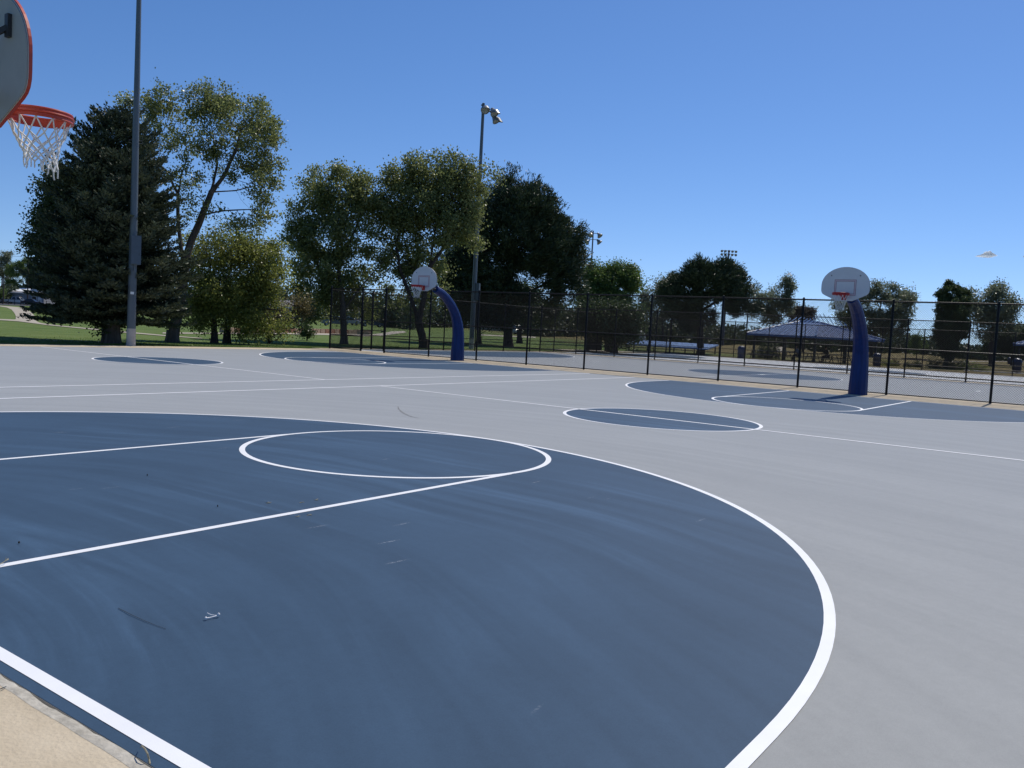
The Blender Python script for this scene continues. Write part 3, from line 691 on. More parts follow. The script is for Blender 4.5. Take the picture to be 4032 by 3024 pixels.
lampset = dict(bars=[[Zv*(H1-.10)-rv*.14, Zv*(H1-.75)+rv*.8-fv*.05]],
    heads=[(Zv*(H1-.50)+rv*.15-fv*.36, -fv*.78-Zv*.55+rv*.25), (Zv*(H1-.66)+rv*.78-fv*.25, -fv*.5-Zv*.7+rv*.45), (Zv*(H1-1.06)+rv*.92+fv*.1, -fv*.25-Zv*.8+rv*.55)])
light_pole('tall grey light pole in front of the blue spruce, its top out of the picture', 17.10, 25.62, H1, .172, .075, -fv*.75+rv*.65, lampset, group='tall grey light poles', foot=2)
light_pole('tall grey light pole with three floodlights, rising behind the fence beside the dark pine', 43.5, 29.3, H1, .172, .095, rv*.95-fv*.2, lampset, group='tall grey light poles')
dp = 124.0; p3 = at(2309, 1372, dp); p3[2] = 0
top3 = 1.545+(1304-911)/FPX*dp
l3 = dict(bars=[[Zv*(top3-.35)-rv*.45, Zv*(top3-.35)+rv*.95], [Zv*(top3-1.25)-rv*.55, Zv*(top3-1.25)+rv*.95]],
    heads=[(Zv*(top3-.7)-rv*.35-fv*.2, -fv*.4-Zv*.8-rv*.3), (Zv*(top3-.7)+rv*1.0, Zv*-.6+rv*.45-fv*.35), (Zv*(top3-1.7)-rv*.85, -rv*.6-Zv*.6-fv*.3), (Zv*(top3-1.65)+rv*1.0, rv*.55-Zv*.65-fv*.2)], hood=False)
light_pole('slim dark pole carrying four lamps, just right of the big dark pine', p3[0], p3[1], top3, .17, .09, rv, l3, mt='galvdark', box=False, foot=0, r=.42)
dp = 195.0; p4 = at(2842, 1400, dp); p4[2] = -.03
top4 = 1.545+(1334-988)/FPX*dp
l4 = dict(bars=[[Zv*(top4-.1)-rv*1.75, Zv*(top4-.1)+rv*1.75], [Zv*(top4-.85)-rv*1.75, Zv*(top4-.85)+rv*1.75]],
    heads=[(Zv*(top4-.28-.75*j)+rv*(-1.6+.8*i), -fv*.9-Zv*.45) for i in range(5) for j in (0, 1)], hood=False)
light_pole('far stadium light tower with two rows of lamps above the smaller pine', p4[0], p4[1], top4, .3, .16, rv, l4, mt='galvdark', box=False, foot=0, r=.30)

# ------------------------------------------------------------------ trees
def grow(starts, attract, step, kill, influence=1e9, iters=140, jitter=.12, up=.05, rg=rng):
    """space colonisation: twigs grow from the given limbs towards the crown points. starts: list of polylines (3d)"""
    P, par = [], []
    for pl in starts:
        pl = np.asarray(pl, float); prev = -1
        if P:                                                       # join to the nearest node already there
            d = np.linalg.norm(np.array(P)-pl[0], axis=1); prev = int(d.argmin())
            if d[prev] < .3: pl = pl[1:]
            pl = np.vstack([np.array(P[prev])[None], pl]); first = 1
        else: first = 0
        for i in range(len(pl)):
            if i == 0:
                if first: continue
                P.append(pl[0]); par.append(-1); prev = 0; continue
            seg = pl[i]-pl[i-1]; k = max(1, int(np.linalg.norm(seg)/(step*1.3)))
            for q in range(1, k+1):
                P.append(pl[i-1]+seg*q/k+rg.normal(0, .02, 3)*step); par.append(prev); prev = len(P)-1
    P = [np.asarray(p) for p in P]
    A = attract.copy(); X = np.array(P)
    D = np.full(len(A), 1e9); I = np.zeros(len(A), int)
    def upd(new0):
        nonlocal D, I
        Q = X[new0:]
        for s in range(0, len(Q), 400):
            d = np.linalg.norm(A[:, None]-Q[None, s:s+400], axis=2); j = d.argmin(1); dm = d[np.arange(len(A)), j]
            b = dm < D; D[b] = dm[b]; I[b] = new0+s+j[b]
    upd(0)
    cnt = np.zeros(len(X), int)
    for it in range(iters):
        ok = D > kill; A, D, I = A[ok], D[ok], I[ok]
        if not len(A): break
        use = D < influence
        if not use.any(): break
        dirs = A[use]-X[I[use]]; dirs /= np.linalg.norm(dirs, axis=1, keepdims=True)
        ids, inv = np.unique(I[use], return_inverse=True)
        S = np.zeros((len(ids), 3)); np.add.at(S, inv, dirs)
        S /= np.maximum(np.linalg.norm(S, axis=1, keepdims=True), 1e-6)
        cnt[ids] += 1; bad = np.isin(I, ids[cnt[ids] > 4])
        if bad.any(): A, D, I = A[~bad], D[~bad], I[~bad]
        S += rg.normal(0, jitter, S.shape); S[:, 2] += up; S /= np.linalg.norm(S, axis=1, keepdims=True)
        n0 = len(X); X = np.vstack([X, X[ids]+S*step]); par.extend(ids.tolist()); cnt = np.concatenate([cnt, np.zeros(len(ids), int)])
        if not len(A): break
        upd(n0)
        if len(X) > 9000: break
    par = np.array(par)
    return X, par
def radii(X, par, tip, base, pw=2.05):
    n = len(X); acc = np.zeros(n); kids = np.bincount(par[par >= 0], minlength=n)
    acc[kids == 0] = tip**pw
    for i in range(n-1, 0, -1):
        if acc[i] == 0: acc[i] = tip**pw
        if par[i] >= 0: acc[par[i]] += acc[i]
    r = acc**(1/pw)
    k = math.log(base/tip)/max(1e-6, math.log(r[0]/tip)) if r[0] > tip*1.01 else 1
    return tip*(r/tip)**k, kids
def branches_obj(X, par, r, m, parent, base_flare=1.35, n=6):
    e = np.nonzero(par >= 0)[0]; p = par[e]
    ra = np.minimum(r[p], r[e]*1.6); t = X[e]-X[p]; rb = r[e]
    big = r[p] > .05
    V1, F1 = rods(X[p][big]-t[big]*.04, X[e][big]+t[big]*.10, (ra[big], rb[big]), 9)
    V2, F2 = rods(X[p][~big], X[e][~big], (ra[~big], rb[~big]), 4)
    V = np.vstack([V1, V2]); F = np.vstack([F1, F2+len(V1)])
    # root flare
    fl = MB(); fl.lathe([(r[0]*base_flare*1.12, -.12), (r[0]*base_flare, .03), (r[0]*1.12, .28), (r[0]*1.02, .6)], 12, X[0])
    o2v = np.array(fl.v); 
    quads = np.array([f for f in fl.f if len(f) == 4]); F = np.vstack([F, quads+len(V)]); V = np.vstack([V, o2v])
    return np_obj('trunk', V, F, m, parent, smooth=True)
def lobes_pts(lobes, depth, n, rg, shell=.55, clump=15, csize=.42):
    """crown points spread through soft lobes; a lobe = (px, py, rx px, ry px, depth offset m, weight)"""
    wts = np.array([l[2]*l[3]*(l[5] if len(l) > 5 else 1) for l in lobes], float); wts /= wts.sum()
    s = depth/FPX
    nc = max(4, int(n/clump)); ks = rg.choice(len(lobes), nc, p=wts); ctr = np.zeros((nc, 3))
    for i, k in enumerate(ks):
        l = lobes[k]; v = rg.normal(size=3); v /= np.linalg.norm(v); q = (shell+(1.1-shell)*rg.random()) if rg.random() < .75 else rg.random()**(1/3)
        off = l[4] if len(l) > 4 else 0
        ctr[i] = at(l[0], l[1], depth+off)+(AR*v[0]*l[2]+AU*v[1]*l[3])*s*q + AF*v[2]*q*.5*(l[2]+l[3])*s
    wt = rg.uniform(.3, 1.7, nc); own = rg.choice(nc, n, p=wt/wt.sum())
    sz = rg.uniform(.55, 1.35, nc)*csize
    g = rg.normal(size=(n, 3)); g /= np.linalg.norm(g, axis=1, keepdims=True); g *= rg.random((n, 1))**.5*1.5
    g[:, 2] *= .8
    return ctr[own]+g*sz[own][:, None]
def plx(pts, depth): return [at(p[0], p[1], depth+(p[2] if len(p) > 2 else 0)) for p in pts]
def tree(name, label, cat, base_px, limbs, lobes, leaf_mat, bark, n_att, per, spread, L, W, base_r, step=.45, kill=.5, tip=.009, group=None, dep=None, droop=.3, up=.06, seed=1, shell=.55, tuft=0, thin=1.0, clump=15, csize=.42):
    rg = np.random.default_rng(seed)
    if dep is None: b = ground(*base_px); dep = depth_of(b)
    else: b = at(base_px[0], base_px[1], dep); b[2] = terrain(0, b[1])
    t = thing(name, label, cat, b, 0, group)
    st = [np.vstack([b[None]]+[np.array(p)[None] for p in plx(limbs[0], dep)]) if True else None]
    for l in limbs[1:]: st.append(np.array(plx(l, dep)))
    A = lobes_pts(lobes, dep, n_att, rg, shell, clump, csize)
    A = A[A[:, 2] > b[2]+.3]
    X, par = grow(st, A, step, kill, rg=rg, up=up)
    r, kids = radii(X, par, tip, base_r)
    hz = np.clip((X[:, 2]-b[2])/max(1, A[:, 2].max()-b[2]), 0, 1); r = np.maximum(tip*.8, r*(1-.55*hz))
    branches_obj(X-b, par, r, M[bark], t)
    tips = A if thin >= 1 else A[rg.random(len(A)) < thin]
    if tuft:
        ctr = np.array([X[0][0], X[0][1], 0]); d = tips-ctr; d[:, 2] = (tips[:, 2]-np.median(tips[:, 2]))*.5
        d /= np.maximum(np.linalg.norm(d, axis=1, keepdims=True), 1e-6)
        d[:, 2] += .55; d /= np.linalg.norm(d, axis=1, keepdims=True)
        cc = np.repeat(tips, per, 0)+rg.normal(0, spread, (len(tips)*per, 3)); dd = np.repeat(d, per, 0)+rg.normal(0, .55, (len(tips)*per, 3))
        dd /= np.linalg.norm(dd, axis=1, keepdims=True)
        ln = L*rg.uniform(.6, 1.2, (len(cc), 1)); sd_ = np.cross(dd, rg.normal(size=cc.shape)); sd_ /= np.linalg.norm(sd_, axis=1, keepdims=True); sd_ *= W/2
        V = np.stack([cc-sd_*.5, cc+dd*ln*.5+sd_, cc+dd*ln, cc+dd*ln*.5-sd_], 1).reshape(-1, 3); F = np.arange(len(V)).reshape(-1, 4)
    else:
        cc = np.repeat(tips, per, 0)+rg.normal(0, spread, (len(tips)*per, 3))
        V, F = leaves(cc, L, W, rg, droop)
    np_obj('foliage', V-b, F, M[leaf_mat], t)
    print(label[:40], 'nodes', len(X), 'leaves', len(F))
    return t
K = lambda s, ox, oy, pts: [tuple([ox+p[0]/s, oy+p[1]/s]+[q for q in p[2:]]) for p in pts]
def KL(s, ox, oy, lobes): return [tuple([ox+l[0]/s, oy+l[1]/s, l[2]/s, l[3]/s]+list(l[4:])) for l in lobes]
A1 = (1.5083, 0, 300)       # crop scales used while measuring the photo
A2_ = (1.8433, 1200, 350)
# sparse cottonwood with visible limbs, right of the left light pole
tree('cottonwood_tree', 'tall airy cottonwood with bare visible limbs, just right of the blue spruce', 'tree', (678, 1347.6),
     [K(*A1, [(1040, 1480), (1058, 1400), (1075, 1290), (1092, 1180), (1100, 1095), (1135, 980), (1180, 880), (1222, 770), (1255, 690), (1325, 600), (1420, 540)]),
      K(*A1, [(1092, 1130), (1072, 1000), (1056, 850), (1058, 700), (1085, 560), (1120, 470)]), K(*A1, [(1060, 1400), (1090, 1360), (1180, 1300, -.6), (1290, 1225, -1.2), (1440, 1150, -1.6)]),
      K(*A1, [(1200, 830), (1320, 800, -.5), (1450, 792, -1)]), K(*A1, [(1250, 700), (1400, 680, .8), (1560, 640, 1.5)]), K(*A1, [(1058, 700), (985, 560, .6), (900, 480, 1.0), (855, 430, 1.2)]),
      K(*A1, [(1262, 680), (1290, 520, .5), (1270, 380, .8)]), K(*A1, [(1060, 640), (960, 600, -.8), (880, 540, -1.4)]), K(*A1, [(1325, 600), (1400, 440), (1430, 330)])],
     KL(*A1, [(1400, 300, 240, 210, 0, .9), (1250, 170, 170, 110, 0, 1.1), (1520, 420, 150, 200, .5, .9), (960, 270, 130, 170, .3, .9), (1570, 640, 120, 110, 0, .8), (1430, 820, 210, 80, -.6, .7), (930, 520, 110, 130, -.5, .6),
              (740, 150, 50, 45, .5, 1.2), (960, 110, 60, 55, 0, 1.2), (1150, 380, 160, 150, 0, .5), (1290, 560, 130, 130, 0, .4), (1120, 600, 90, 110, 0, .4), (1500, 190, 60, 60, 0, .8), (1610, 320, 60, 60, 0, .8), (1500, 560, 160, 80, .6, .6), (1150, 800, 100, 70, 0, .25), (1350, 930, 130, 50, -.5, .4)]),
     'lf_cotton', 'bark', 2600, 10, .125, .12, .09, .27, step=0.26, kill=0.32, tip=.007, csize=.36, clump=13, seed=11, droop=.5)
# leafy tree mostly hidden behind the spruce
tree('shade_tree', 'leafy tree half hidden behind the left side of the blue spruce', 'tree', (418, 1349),
     [K(1, 0, 0, [(412, 1280), (405, 1180), (370, 1050), (330, 950)]), K(1, 0, 0, [(405, 1180), (300, 1060), (200, 960)]), K(1, 0, 0, [(400, 1200), (290, 1130), (160, 1010)])],
     [(215, 785, 40, 50, .8, 1.2), (260, 745, 40, 45, .8, 1.1), (195, 880, 42, 50, .8, 1.2), (155, 985, 48, 30, .8, 1.3), (220, 930, 90, 110, 1.5), (330, 800, 150, 160, 2), (420, 1230, 50, 60, 0, .6), (175, 1225, 55, 35, .6, .8)],
     'lf_dark', 'bark', 1500, 26, 0.2, .125, .095, .17, step=0.3, kill=0.36, seed=12, group='shade trees on the lawn')
# two small yellowish trees
tree('small_tree', 'yellow green bushy small tree on two thin trunks, nearer the cottonwood', 'tree', (843.6, 1351),
     [K(*A1, [(1272, 1480), (1262, 1350), (1240, 1230), (1250, 1120)]), K(*A1, [(1266, 1380), (1330, 1250), (1380, 1120)])],
     KL(*A1, [(1250, 1120, 150, 150, 0), (1310, 970, 110, 80, .3), (1180, 1280, 90, 130, 0), (1290, 1310, 140, 130, -.4), (1170, 1420, 70, 60, -.2, .8), (1400, 1050, 110, 90, .5), (1330, 1430, 90, 70, 0, .7), (1150, 1060, 60, 80, .4)]),
     'lf_yel', 'barkdark', 1500, 15, .2, .12, .085, .16, step=0.26, kill=0.32, seed=13)
tree('small_tree', 'yellow green bushy small tree with thinning brown tips, beside the fence end', 'tree', (893, 1351),
     [K(*A1, [(1350, 1480), (1370, 1350), (1420, 1250), (1500, 1150)]), K(*A1, [(1360, 1420), (1450, 1360), (1560, 1290), (1650, 1250)]), K(*A1, [(1440, 1370), (1560, 1380), (1680, 1390)])],
     KL(*A1, [(1500, 1130, 140, 150, 0), (1620, 1160, 100, 150, 0), (1430, 1280, 110, 110, -.4), (1530, 1290, 120, 90, .3), (1450, 1440, 110, 80, -.3, .8), (1500, 1530, 80, 40, -.6, .8), (1560, 990, 90, 70, .3, .8), (1640, 1460, 60, 60, 0, .6)]),
     'lf_yel', 'barkdark', 1500, 15, .2, .12, .085, .18, step=0.26, kill=0.32, seed=14)
tree('thin_bush_tree', 'thin straggly tree with brownish leaves in front of the stone wall', 'tree', (1060, 1352),
     [[(1050, 1290), (1030, 1240), (1000, 1215)], [(1050, 1290), (1090, 1230), (1130, 1200)]],
     [(1150, 1200, 45, 40, 0, 1.2), (1180, 1240, 40, 50, 0, 1.2), (1090, 1280, 70, 45, -.3), (1060, 1230, 70, 40, 0, .7), (1180, 1180, 30, 30, 0, .7), (1030, 1330, 60, 35, -.4, .9)],
     'lf_dry', 'barkdark', 420, 13, 0.17, .11, .08, .07, step=0.22, kill=0.26, seed=15, tip=.008)
# the big cottonwoods behind the gate
tree('cottonwood_tree', 'broad dense cottonwood standing behind the end post of the fence', 'tree', (1354, 1355),
     [K(1, 0, 0, [(1353, 1280), (1350, 1200), (1340, 1120), (1330, 1020), (1320, 900)]), K(1, 0, 0, [(1350, 1215), (1420, 1130), (1500, 1040), (1575, 960)]), K(1, 0, 0, [(1345, 1160), (1260, 1060), (1200, 940)]), K(1, 0, 0, [(1332, 1040), (1400, 900), (1440, 780)])],
     KL(*A2_, [(120, 700, 120, 110, 0), (370, 660, 150, 110, .3), (20, 850, 150, 160, .5), (250, 880, 200, 180, 0), (470, 850, 170, 190, .2), (130, 1080, 230, 190, 0), (400, 1090, 190, 150, -.4), (0, 1250, 160, 170, .4), (520, 740, 110, 120, .4, 1.2), (560, 900, 120, 120, .8), (200, 1330, 200, 160, 0), (60, 1500, 150, 130, 0, 1.3), (640, 740, 90, 110, .6), (620, 960, 120, 130, 0), (560, 1180, 130, 90, .4, .5), (300, 1480, 150, 120, .6, 1.1), (90, 1640, 110, 70, 0, .8), (420, 1330, 130, 110, 1.2, .6), (180, 1580, 140, 90, 1, 1.1), (400, 1600, 110, 70, 1.2, .7)]),
     'lf_cotton', 'bark', 4200, 13, .2, .15, .115, .22, step=0.32, kill=0.4, csize=.40, clump=13, seed=16, droop=.5)
tree('cottonwood_tree', 'high crowned leaning cottonwood directly behind the farther hoop', 'tree', (1668, 1371.6),
     [K(1, 0, 0, [(1662, 1320), (1640, 1240), (1610, 1150), (1575, 1060), (1560, 960), (1600, 820)]), K(1, 0, 0, [(1650, 1275), (1680, 1130), (1700, 1000), (1720, 860)]), K(1, 0, 0, [(1668, 1190), (1640, 1060), (1660, 930)]), K(1, 0, 0, [(1690, 1060), (1780, 930), (1840, 800)]), K(1, 0, 0, [(1575, 1060), (1500, 980), (1450, 900)]), K(1, 0, 0, [(1680, 1110), (1600, 1030), (1540, 1000)])],
     KL(*A2_, [(940, 590, 170, 130, 0), (1110, 620, 130, 130, .3), (800, 640, 90, 140, 0), (850, 800, 180, 170, 0), (1060, 830, 180, 170, .3), (1200, 780, 110, 150, 0), (950, 1000, 220, 140, 0), (1150, 970, 110, 120, .5), (760, 960, 130, 140, .3), (1370, 620, 60, 80, 0, .8), (1360, 740, 70, 80, .3, .6), (640, 620, 60, 70, 0, .7), (800, 1180, 170, 100, .5, .45), (640, 1270, 150, 120, .8, .8), (870, 1310, 180, 110, .8, .8), (690, 1480, 170, 90, 1.2, .7), (960, 1500, 130, 80, 1.2, .6), (760, 1130, 160, 90, .6, .7), (1180, 1120, 80, 90, .2, .6)]),
     'lf_cotton', 'barkdark', 4200, 12, .2, .15, .115, .26, step=0.32, kill=0.4, csize=.40, clump=13, seed=17, droop=.5)
# dark rounded pine behind the mid fence
tree('pine_tree', 'big dark rounded pine with dense needles, right of the pole with three floodlights', 'tree', (2001, 1363.5),
     [K(1, 0, 0, [(2003, 1300), (2008, 1200), (2012, 1080), (2025, 920), (2035, 780)]), K(1, 0, 0, [(2008, 1190), (2080, 1150), (2160, 1110), (2230, 1070)]), K(1, 0, 0, [(2008, 1170), (1930, 1120), (1840, 1070)]), K(1, 0, 0, [(2014, 1050), (2120, 980), (2200, 930)]), K(1, 0, 0, [(2014, 1040), (1930, 960), (1870, 900)])],
     KL(*A2_, [(1520, 740, 110, 90, 0), (1620, 760, 90, 90, .3), (1420, 850, 130, 120, 0), (1580, 880, 160, 120, -.3), (1720, 880, 110, 130, 0), (1330, 1000, 170, 150, 0), (1540, 1030, 170, 140, -.5), (1720, 1060, 140, 140, 0), (1860, 1080, 120, 120, .2), (1170, 1130, 130, 130, 0, 1.3), (1400, 1190, 180, 130, -.5), (1620, 1200, 180, 110, -.4), (1870, 1230, 140, 130, 0), (1960, 1190, 60, 100, 0), (1120, 1320, 170, 130, 0, 1.3), (1350, 1380, 170, 110, -.4),
              (1830, 1340, 160, 90, .3), (1480, 1480, 180, 80, -.3), (1180, 1480, 170, 100, 0, 1.2), (1900, 1440, 110, 80, .3), (1800, 1600, 160, 80, .6, .6), (1450, 1600, 150, 70, -.6, .6), (1350, 1640, 120, 90, 0, .6)]),
     'lf_pine', 'barkdark', 7500, 20, .17, .36, .075, .36, step=.34, kill=.42, tip=.012, csize=.66, clump=13, seed=18, tuft=1, shell=.72)
tree('pine_tree', 'smaller flat topped pine with lumpy branches, behind the low blue roof', 'tree', (2758, 1397.5),
     [K(1, 0, 0, [(2757, 1330), (2758, 1250), (2765, 1150), (2790, 1060)]), K(1, 0, 0, [(2760, 1215), (2850, 1170), (2930, 1130)]), K(1, 0, 0, [(2760, 1200), (2690, 1160), (2640, 1120)])],
     KL(2.765, 2250, 880, [(1400, 440, 60, 50, 0), (1260, 510, 80, 60, 0), (1380, 560, 130, 100, -.3), (1520, 520, 100, 80, 0), (1670, 490, 100, 70, .3), (1790, 580, 50, 70, 0), (1180, 600, 60, 60, 0), (1270, 680, 140, 90, 0), (1470, 690, 170, 110, -.5), (1660, 660, 130, 110, 0), (1080, 760, 90, 90, 0), (1250, 830, 170, 80, 0), (1480, 840, 180, 80, -.4), (1720, 780, 140, 80, 0), (1880, 750, 80, 60, 0), (1800, 870, 110, 50, .3), (1950, 900, 80, 40, .2, .7), (1200, 970, 170, 70, 0, .8), (1420, 980, 150, 70, -.4, .8), (1700, 960, 120, 60, 0, .6), (1250, 1100, 150, 70, .5, .7)]),
     'lf_pine', 'barkdark', 4200, 18, .17, .36, .07, .33, step=.36, kill=.44, tip=.012, csize=.5, clump=30, seed=19, tuft=1, shell=.7)
# farther single trees
def far_tree(name, label, base, dep, lobes, lm, n, per, Lf, seed, limbs=None, group='trees beyond the courts', rb=.2, spread=.33, bark='barkdark', thin=1.0):
    top = min(l[1] for l in lobes); mid = (base[0]+lobes[0][0])/2
    cx = sum(l[0] for l in lobes)/len(lobes); cy = sum(l[1] for l in lobes)/len(lobes)
    limbs = limbs or [[(base[0], base[1]-.35*(base[1]-cy)), ((base[0]+cx)/2, (base[1]+cy)/2), (cx, cy)]]
    return tree(name, label, 'tree', base, limbs, lobes, lm, bark, int(n*1.9), per, spread, Lf, Lf*.75, rb, step=.42, kill=.52, tip=.012, group=group, dep=dep, seed=seed, thin=thin, csize=.55)
far_tree('shade_tree', 'round green tree with a dense crown, right behind the slim four lamp pole', (2400, 1372), 97, [(2340, 1085, 50, 40), (2410, 1070, 60, 35), (2470, 1090, 40, 45), (2350, 1140, 70, 60), (2430, 1140, 80, 60), (2400, 1220, 100, 70), (2490, 1130, 22, 30), (2330, 1200, 60, 70)], 'lf_green', 900, 34, .2, 21, rb=.25)
far_tree('shade_tree', 'dark trunked tree left of the big pine, its crown behind the farther pole', (1885, 1348.5), 76, [(1880, 1150, 110, 70, 1), (1840, 1210, 80, 50, 1), (1930, 1220, 80, 40, 1)], 'lf_dark', 420, 30, .2, 22, rb=.22)
far_tree('shade_tree', 'tree with a slim dark trunk, seen below the right side of the big pine', (2045, 1350), 88, [(2060, 1190, 110, 60, 2), (2120, 1230, 80, 40, 2)], 'lf_dark', 380, 30, .2, 23, rb=.28)
far_tree('shade_tree', 'low spreading dark tree behind the gap between the second fence posts', (2418, 1389), 66, [(2400, 1250, 90, 45), (2440, 1300, 90, 30), (2340, 1250, 70, 50), (2480, 1250, 60, 40)], 'lf_dark', 420, 30, .18, 24, rb=.25)
far_tree('shade_tree', 'pale thin grey green tree, left of the smaller pine', (2610, 1372), 135, [(2595, 1115, 25, 35), (2620, 1150, 40, 45), (2560, 1170, 35, 35), (2660, 1130, 35, 40), (2590, 1210, 70, 50), (2540, 1210, 30, 40), (2660, 1200, 40, 50)], 'lf_grey', 620, 17, .24, 25, thin=.85)
far_tree('shade_tree', 'airy grey green tree between the smaller pine and the pavilion roof', (3050, 1390), 140, [(2985, 1150, 35, 30), (3040, 1150, 35, 30), (3090, 1130, 25, 35), (3095, 1170, 25, 40), (3010, 1200, 60, 45), (3070, 1220, 50, 45), (3000, 1250, 60, 40)], 'lf_grey', 620, 16, .24, 26, thin=.85)
far_tree('shade_tree', 'rounded brownish tree rising above the ridge of the pavilion roof', (3160, 1395), 150, [(3140, 1235, 28, 25), (3180, 1245, 18, 28), (3155, 1275, 50, 35)], 'lf_rust', 340, 26, .26, 27)
far_tree('shade_tree', 'broad grey green tree filling the gap behind the nearer blue post', (3430, 1405), 130, [(3440, 1130, 50, 35), (3500, 1150, 50, 35), (3560, 1170, 40, 40), (3390, 1190, 70, 50), (3490, 1210, 90, 50), (3330, 1220, 50, 45), (3570, 1230, 40, 40), (3400, 1270, 90, 50), (3520, 1280, 70, 50)], 'lf_grey', 950, 20, .25, 28, rb=.3)
far_tree('shade_tree', 'open crowned grey green tree nearest the right edge of the picture', (3902, 1447), 103, [(3830, 1180, 30, 25), (3890, 1165, 40, 30), (3940, 1150, 28, 25), (3975, 1185, 25, 20), (3840, 1230, 50, 40), (3920, 1220, 60, 45), (3870, 1290, 70, 40), (3960, 1270, 45, 35), (3985, 1210, 20, 25)], 'lf_grey', 720, 15, .22, 29, rb=.28, thin=.9)
far_tree('shade_tree', 'low dark green tree at the right edge behind the small shelter', (3985, 1430), 112, [(3960, 1330, 60, 40), (4010, 1340, 50, 45), (3930, 1360, 50, 30), (4070, 1330, 60, 50)], 'lf_dark', 500, 26, .22, 30)
far_tree('shade_tree', 'pale distant tree with a bare trunk at the far left edge', (6, 1192), 256, [(15, 1010, 35, 20), (25, 1045, 40, 35), (-10, 1040, 50, 50), (10, 1085, 40, 30)], 'lf_grey', 420, 16, .3, 31, rb=.25)
far_tree('shade_tree', 'bushy green tree left of the spruce, behind the parked cars', (100, 1193), 252, [(85, 1035, 30, 22), (110, 1060, 45, 35), (60, 1075, 35, 35), (95, 1110, 60, 45)], 'lf_green', 460, 26, .3, 32)
far_tree('shade_tree', 'dark tree towering over the low white building, beside the utility pole', (185, 1196), 248, [(190, 1040, 70, 60), (150, 1090, 60, 50), (230, 1060, 80, 90), (180, 1130, 80, 40), (90, 1150, 40, 30)], 'lf_dark', 620, 30, .3, 33, rb=.3)
far_tree('shade_tree', 'shrubby low green tree before the white building', (5, 1190), 212, [(5, 1150, 22, 14), (-15, 1160, 20, 14)], 'lf_green', 120, 24, .25, 34, rb=.1)
# upright columnar tree
tree('columnar_tree', 'dark upright columnar tree with a spiky top, right of the nearer hoop', 'tree', (3723.6, 1451),
     [K(1, 0, 0, [(3727, 1420), (3735, 1330), (3745, 1200), (3752, 1130)]), K(1, 0, 0, [(3732, 1370), (3712, 1300), (3705, 1180)]), K(1, 0, 0, [(3733, 1370), (3775, 1290), (3790, 1180)])],
     [(3706, 1165, 8, 34), (3722, 1155, 8, 38), (3746, 1148, 9, 42), (3772, 1144, 8, 42), (3792, 1142, 7, 42), (3804, 1170, 8, 32), (3722, 1205, 26, 50), (3770, 1205, 30, 50), (3720, 1280, 28, 60), (3772, 1280, 30, 60), (3745, 1240, 48, 70), (3745, 1330, 46, 50), (3735, 1380, 26, 32), (3745, 1290, 52, 40)],
     'lf_dark', 'barkdark', 2600, 30, .13, .17, .11, .2, step=.28, kill=.34, tip=.01, csize=.2, clump=10, seed=41, up=.5)
# saplings
tree('sapling', 'young staked sapling with a little dark crown on the open lawn', 'tree', (1208.5, 1341.5), [[(1209, 1310), (1210, 1285)]], [(1205, 1290, 26, 20), (1222, 1302, 15, 14), (1190, 1305, 14, 12)], 'lf_dark', 'barkdark', 60, 30, .12, .11, .08, .035, step=.22, kill=.24, seed=42, tip=.007, group='saplings')
tree('sapling', 'slim sapling standing in a mulch ring on the dry meadow', 'tree', (3608, 1412), [[(3609, 1385), (3611, 1350)]], [(3610, 1345, 22, 22), (3600, 1365, 18, 16), (3625, 1330, 14, 18)], 'lf_green', 'barkdark', 110, 20, .28, .2, .15, .06, step=.4, kill=.4, seed=43, tip=.012, dep=125, group='saplings')
p = at(3608, 1412, 125); p[2] = terrain(0, p[1])
m = MB(); m.lathe([(2.2, -.05), (2.0, .10), (1.2, .2), (.05, .24)], 18, p); tag(m.build('mulch_ring', M['mulch'], None, smooth=True), 'dark mulch ring round the foot of the sapling on the dry meadow', 'mulch')
# low plants along the farthest fence
def shrub(label, px, py, dep, rx, h, lm, n, L, seed, cat='shrub'):
    rg = np.random.default_rng(seed); b = at(px, py, dep); b[2] = terrain(0, b[1])
    t = thing('shrub', label, cat, b, 0, 'low plants by the farthest fence')
    v = rg.normal(size=(n, 3)); v /= np.linalg.norm(v, axis=1, keepdims=True); q = rg.random((n, 1))**.45
    C = v*q*np.array([rx, rx, h]); C[:, 2] = np.abs(C[:, 2])
    lump = 1+.25*np.sin(C[:, 0:1]*5+seed)+.2*np.sin(C[:, 1:2]*7); C *= np.clip(lump, .6, 1.3)
    V, F = leaves(C, L, L*.55, rg); np_obj('foliage', V, F, M[lm], t)
    k = 14; a = rg.uniform(0, 2*np.pi, k); B = np.stack([np.cos(a)*rx*.6, np.sin(a)*rx*.6, np.full(k, h*.7)], 1)
    V, F = rods(np.zeros((k, 3)), B, .012, 4); np_obj('stems', V, F, M['barkdark'], t)
shrub('dark rounded juniper bush left of the picnic pavilion', 3020, 1383, 78, 1.25, 1.5, 'lf_dark', 2600, .16, 51)
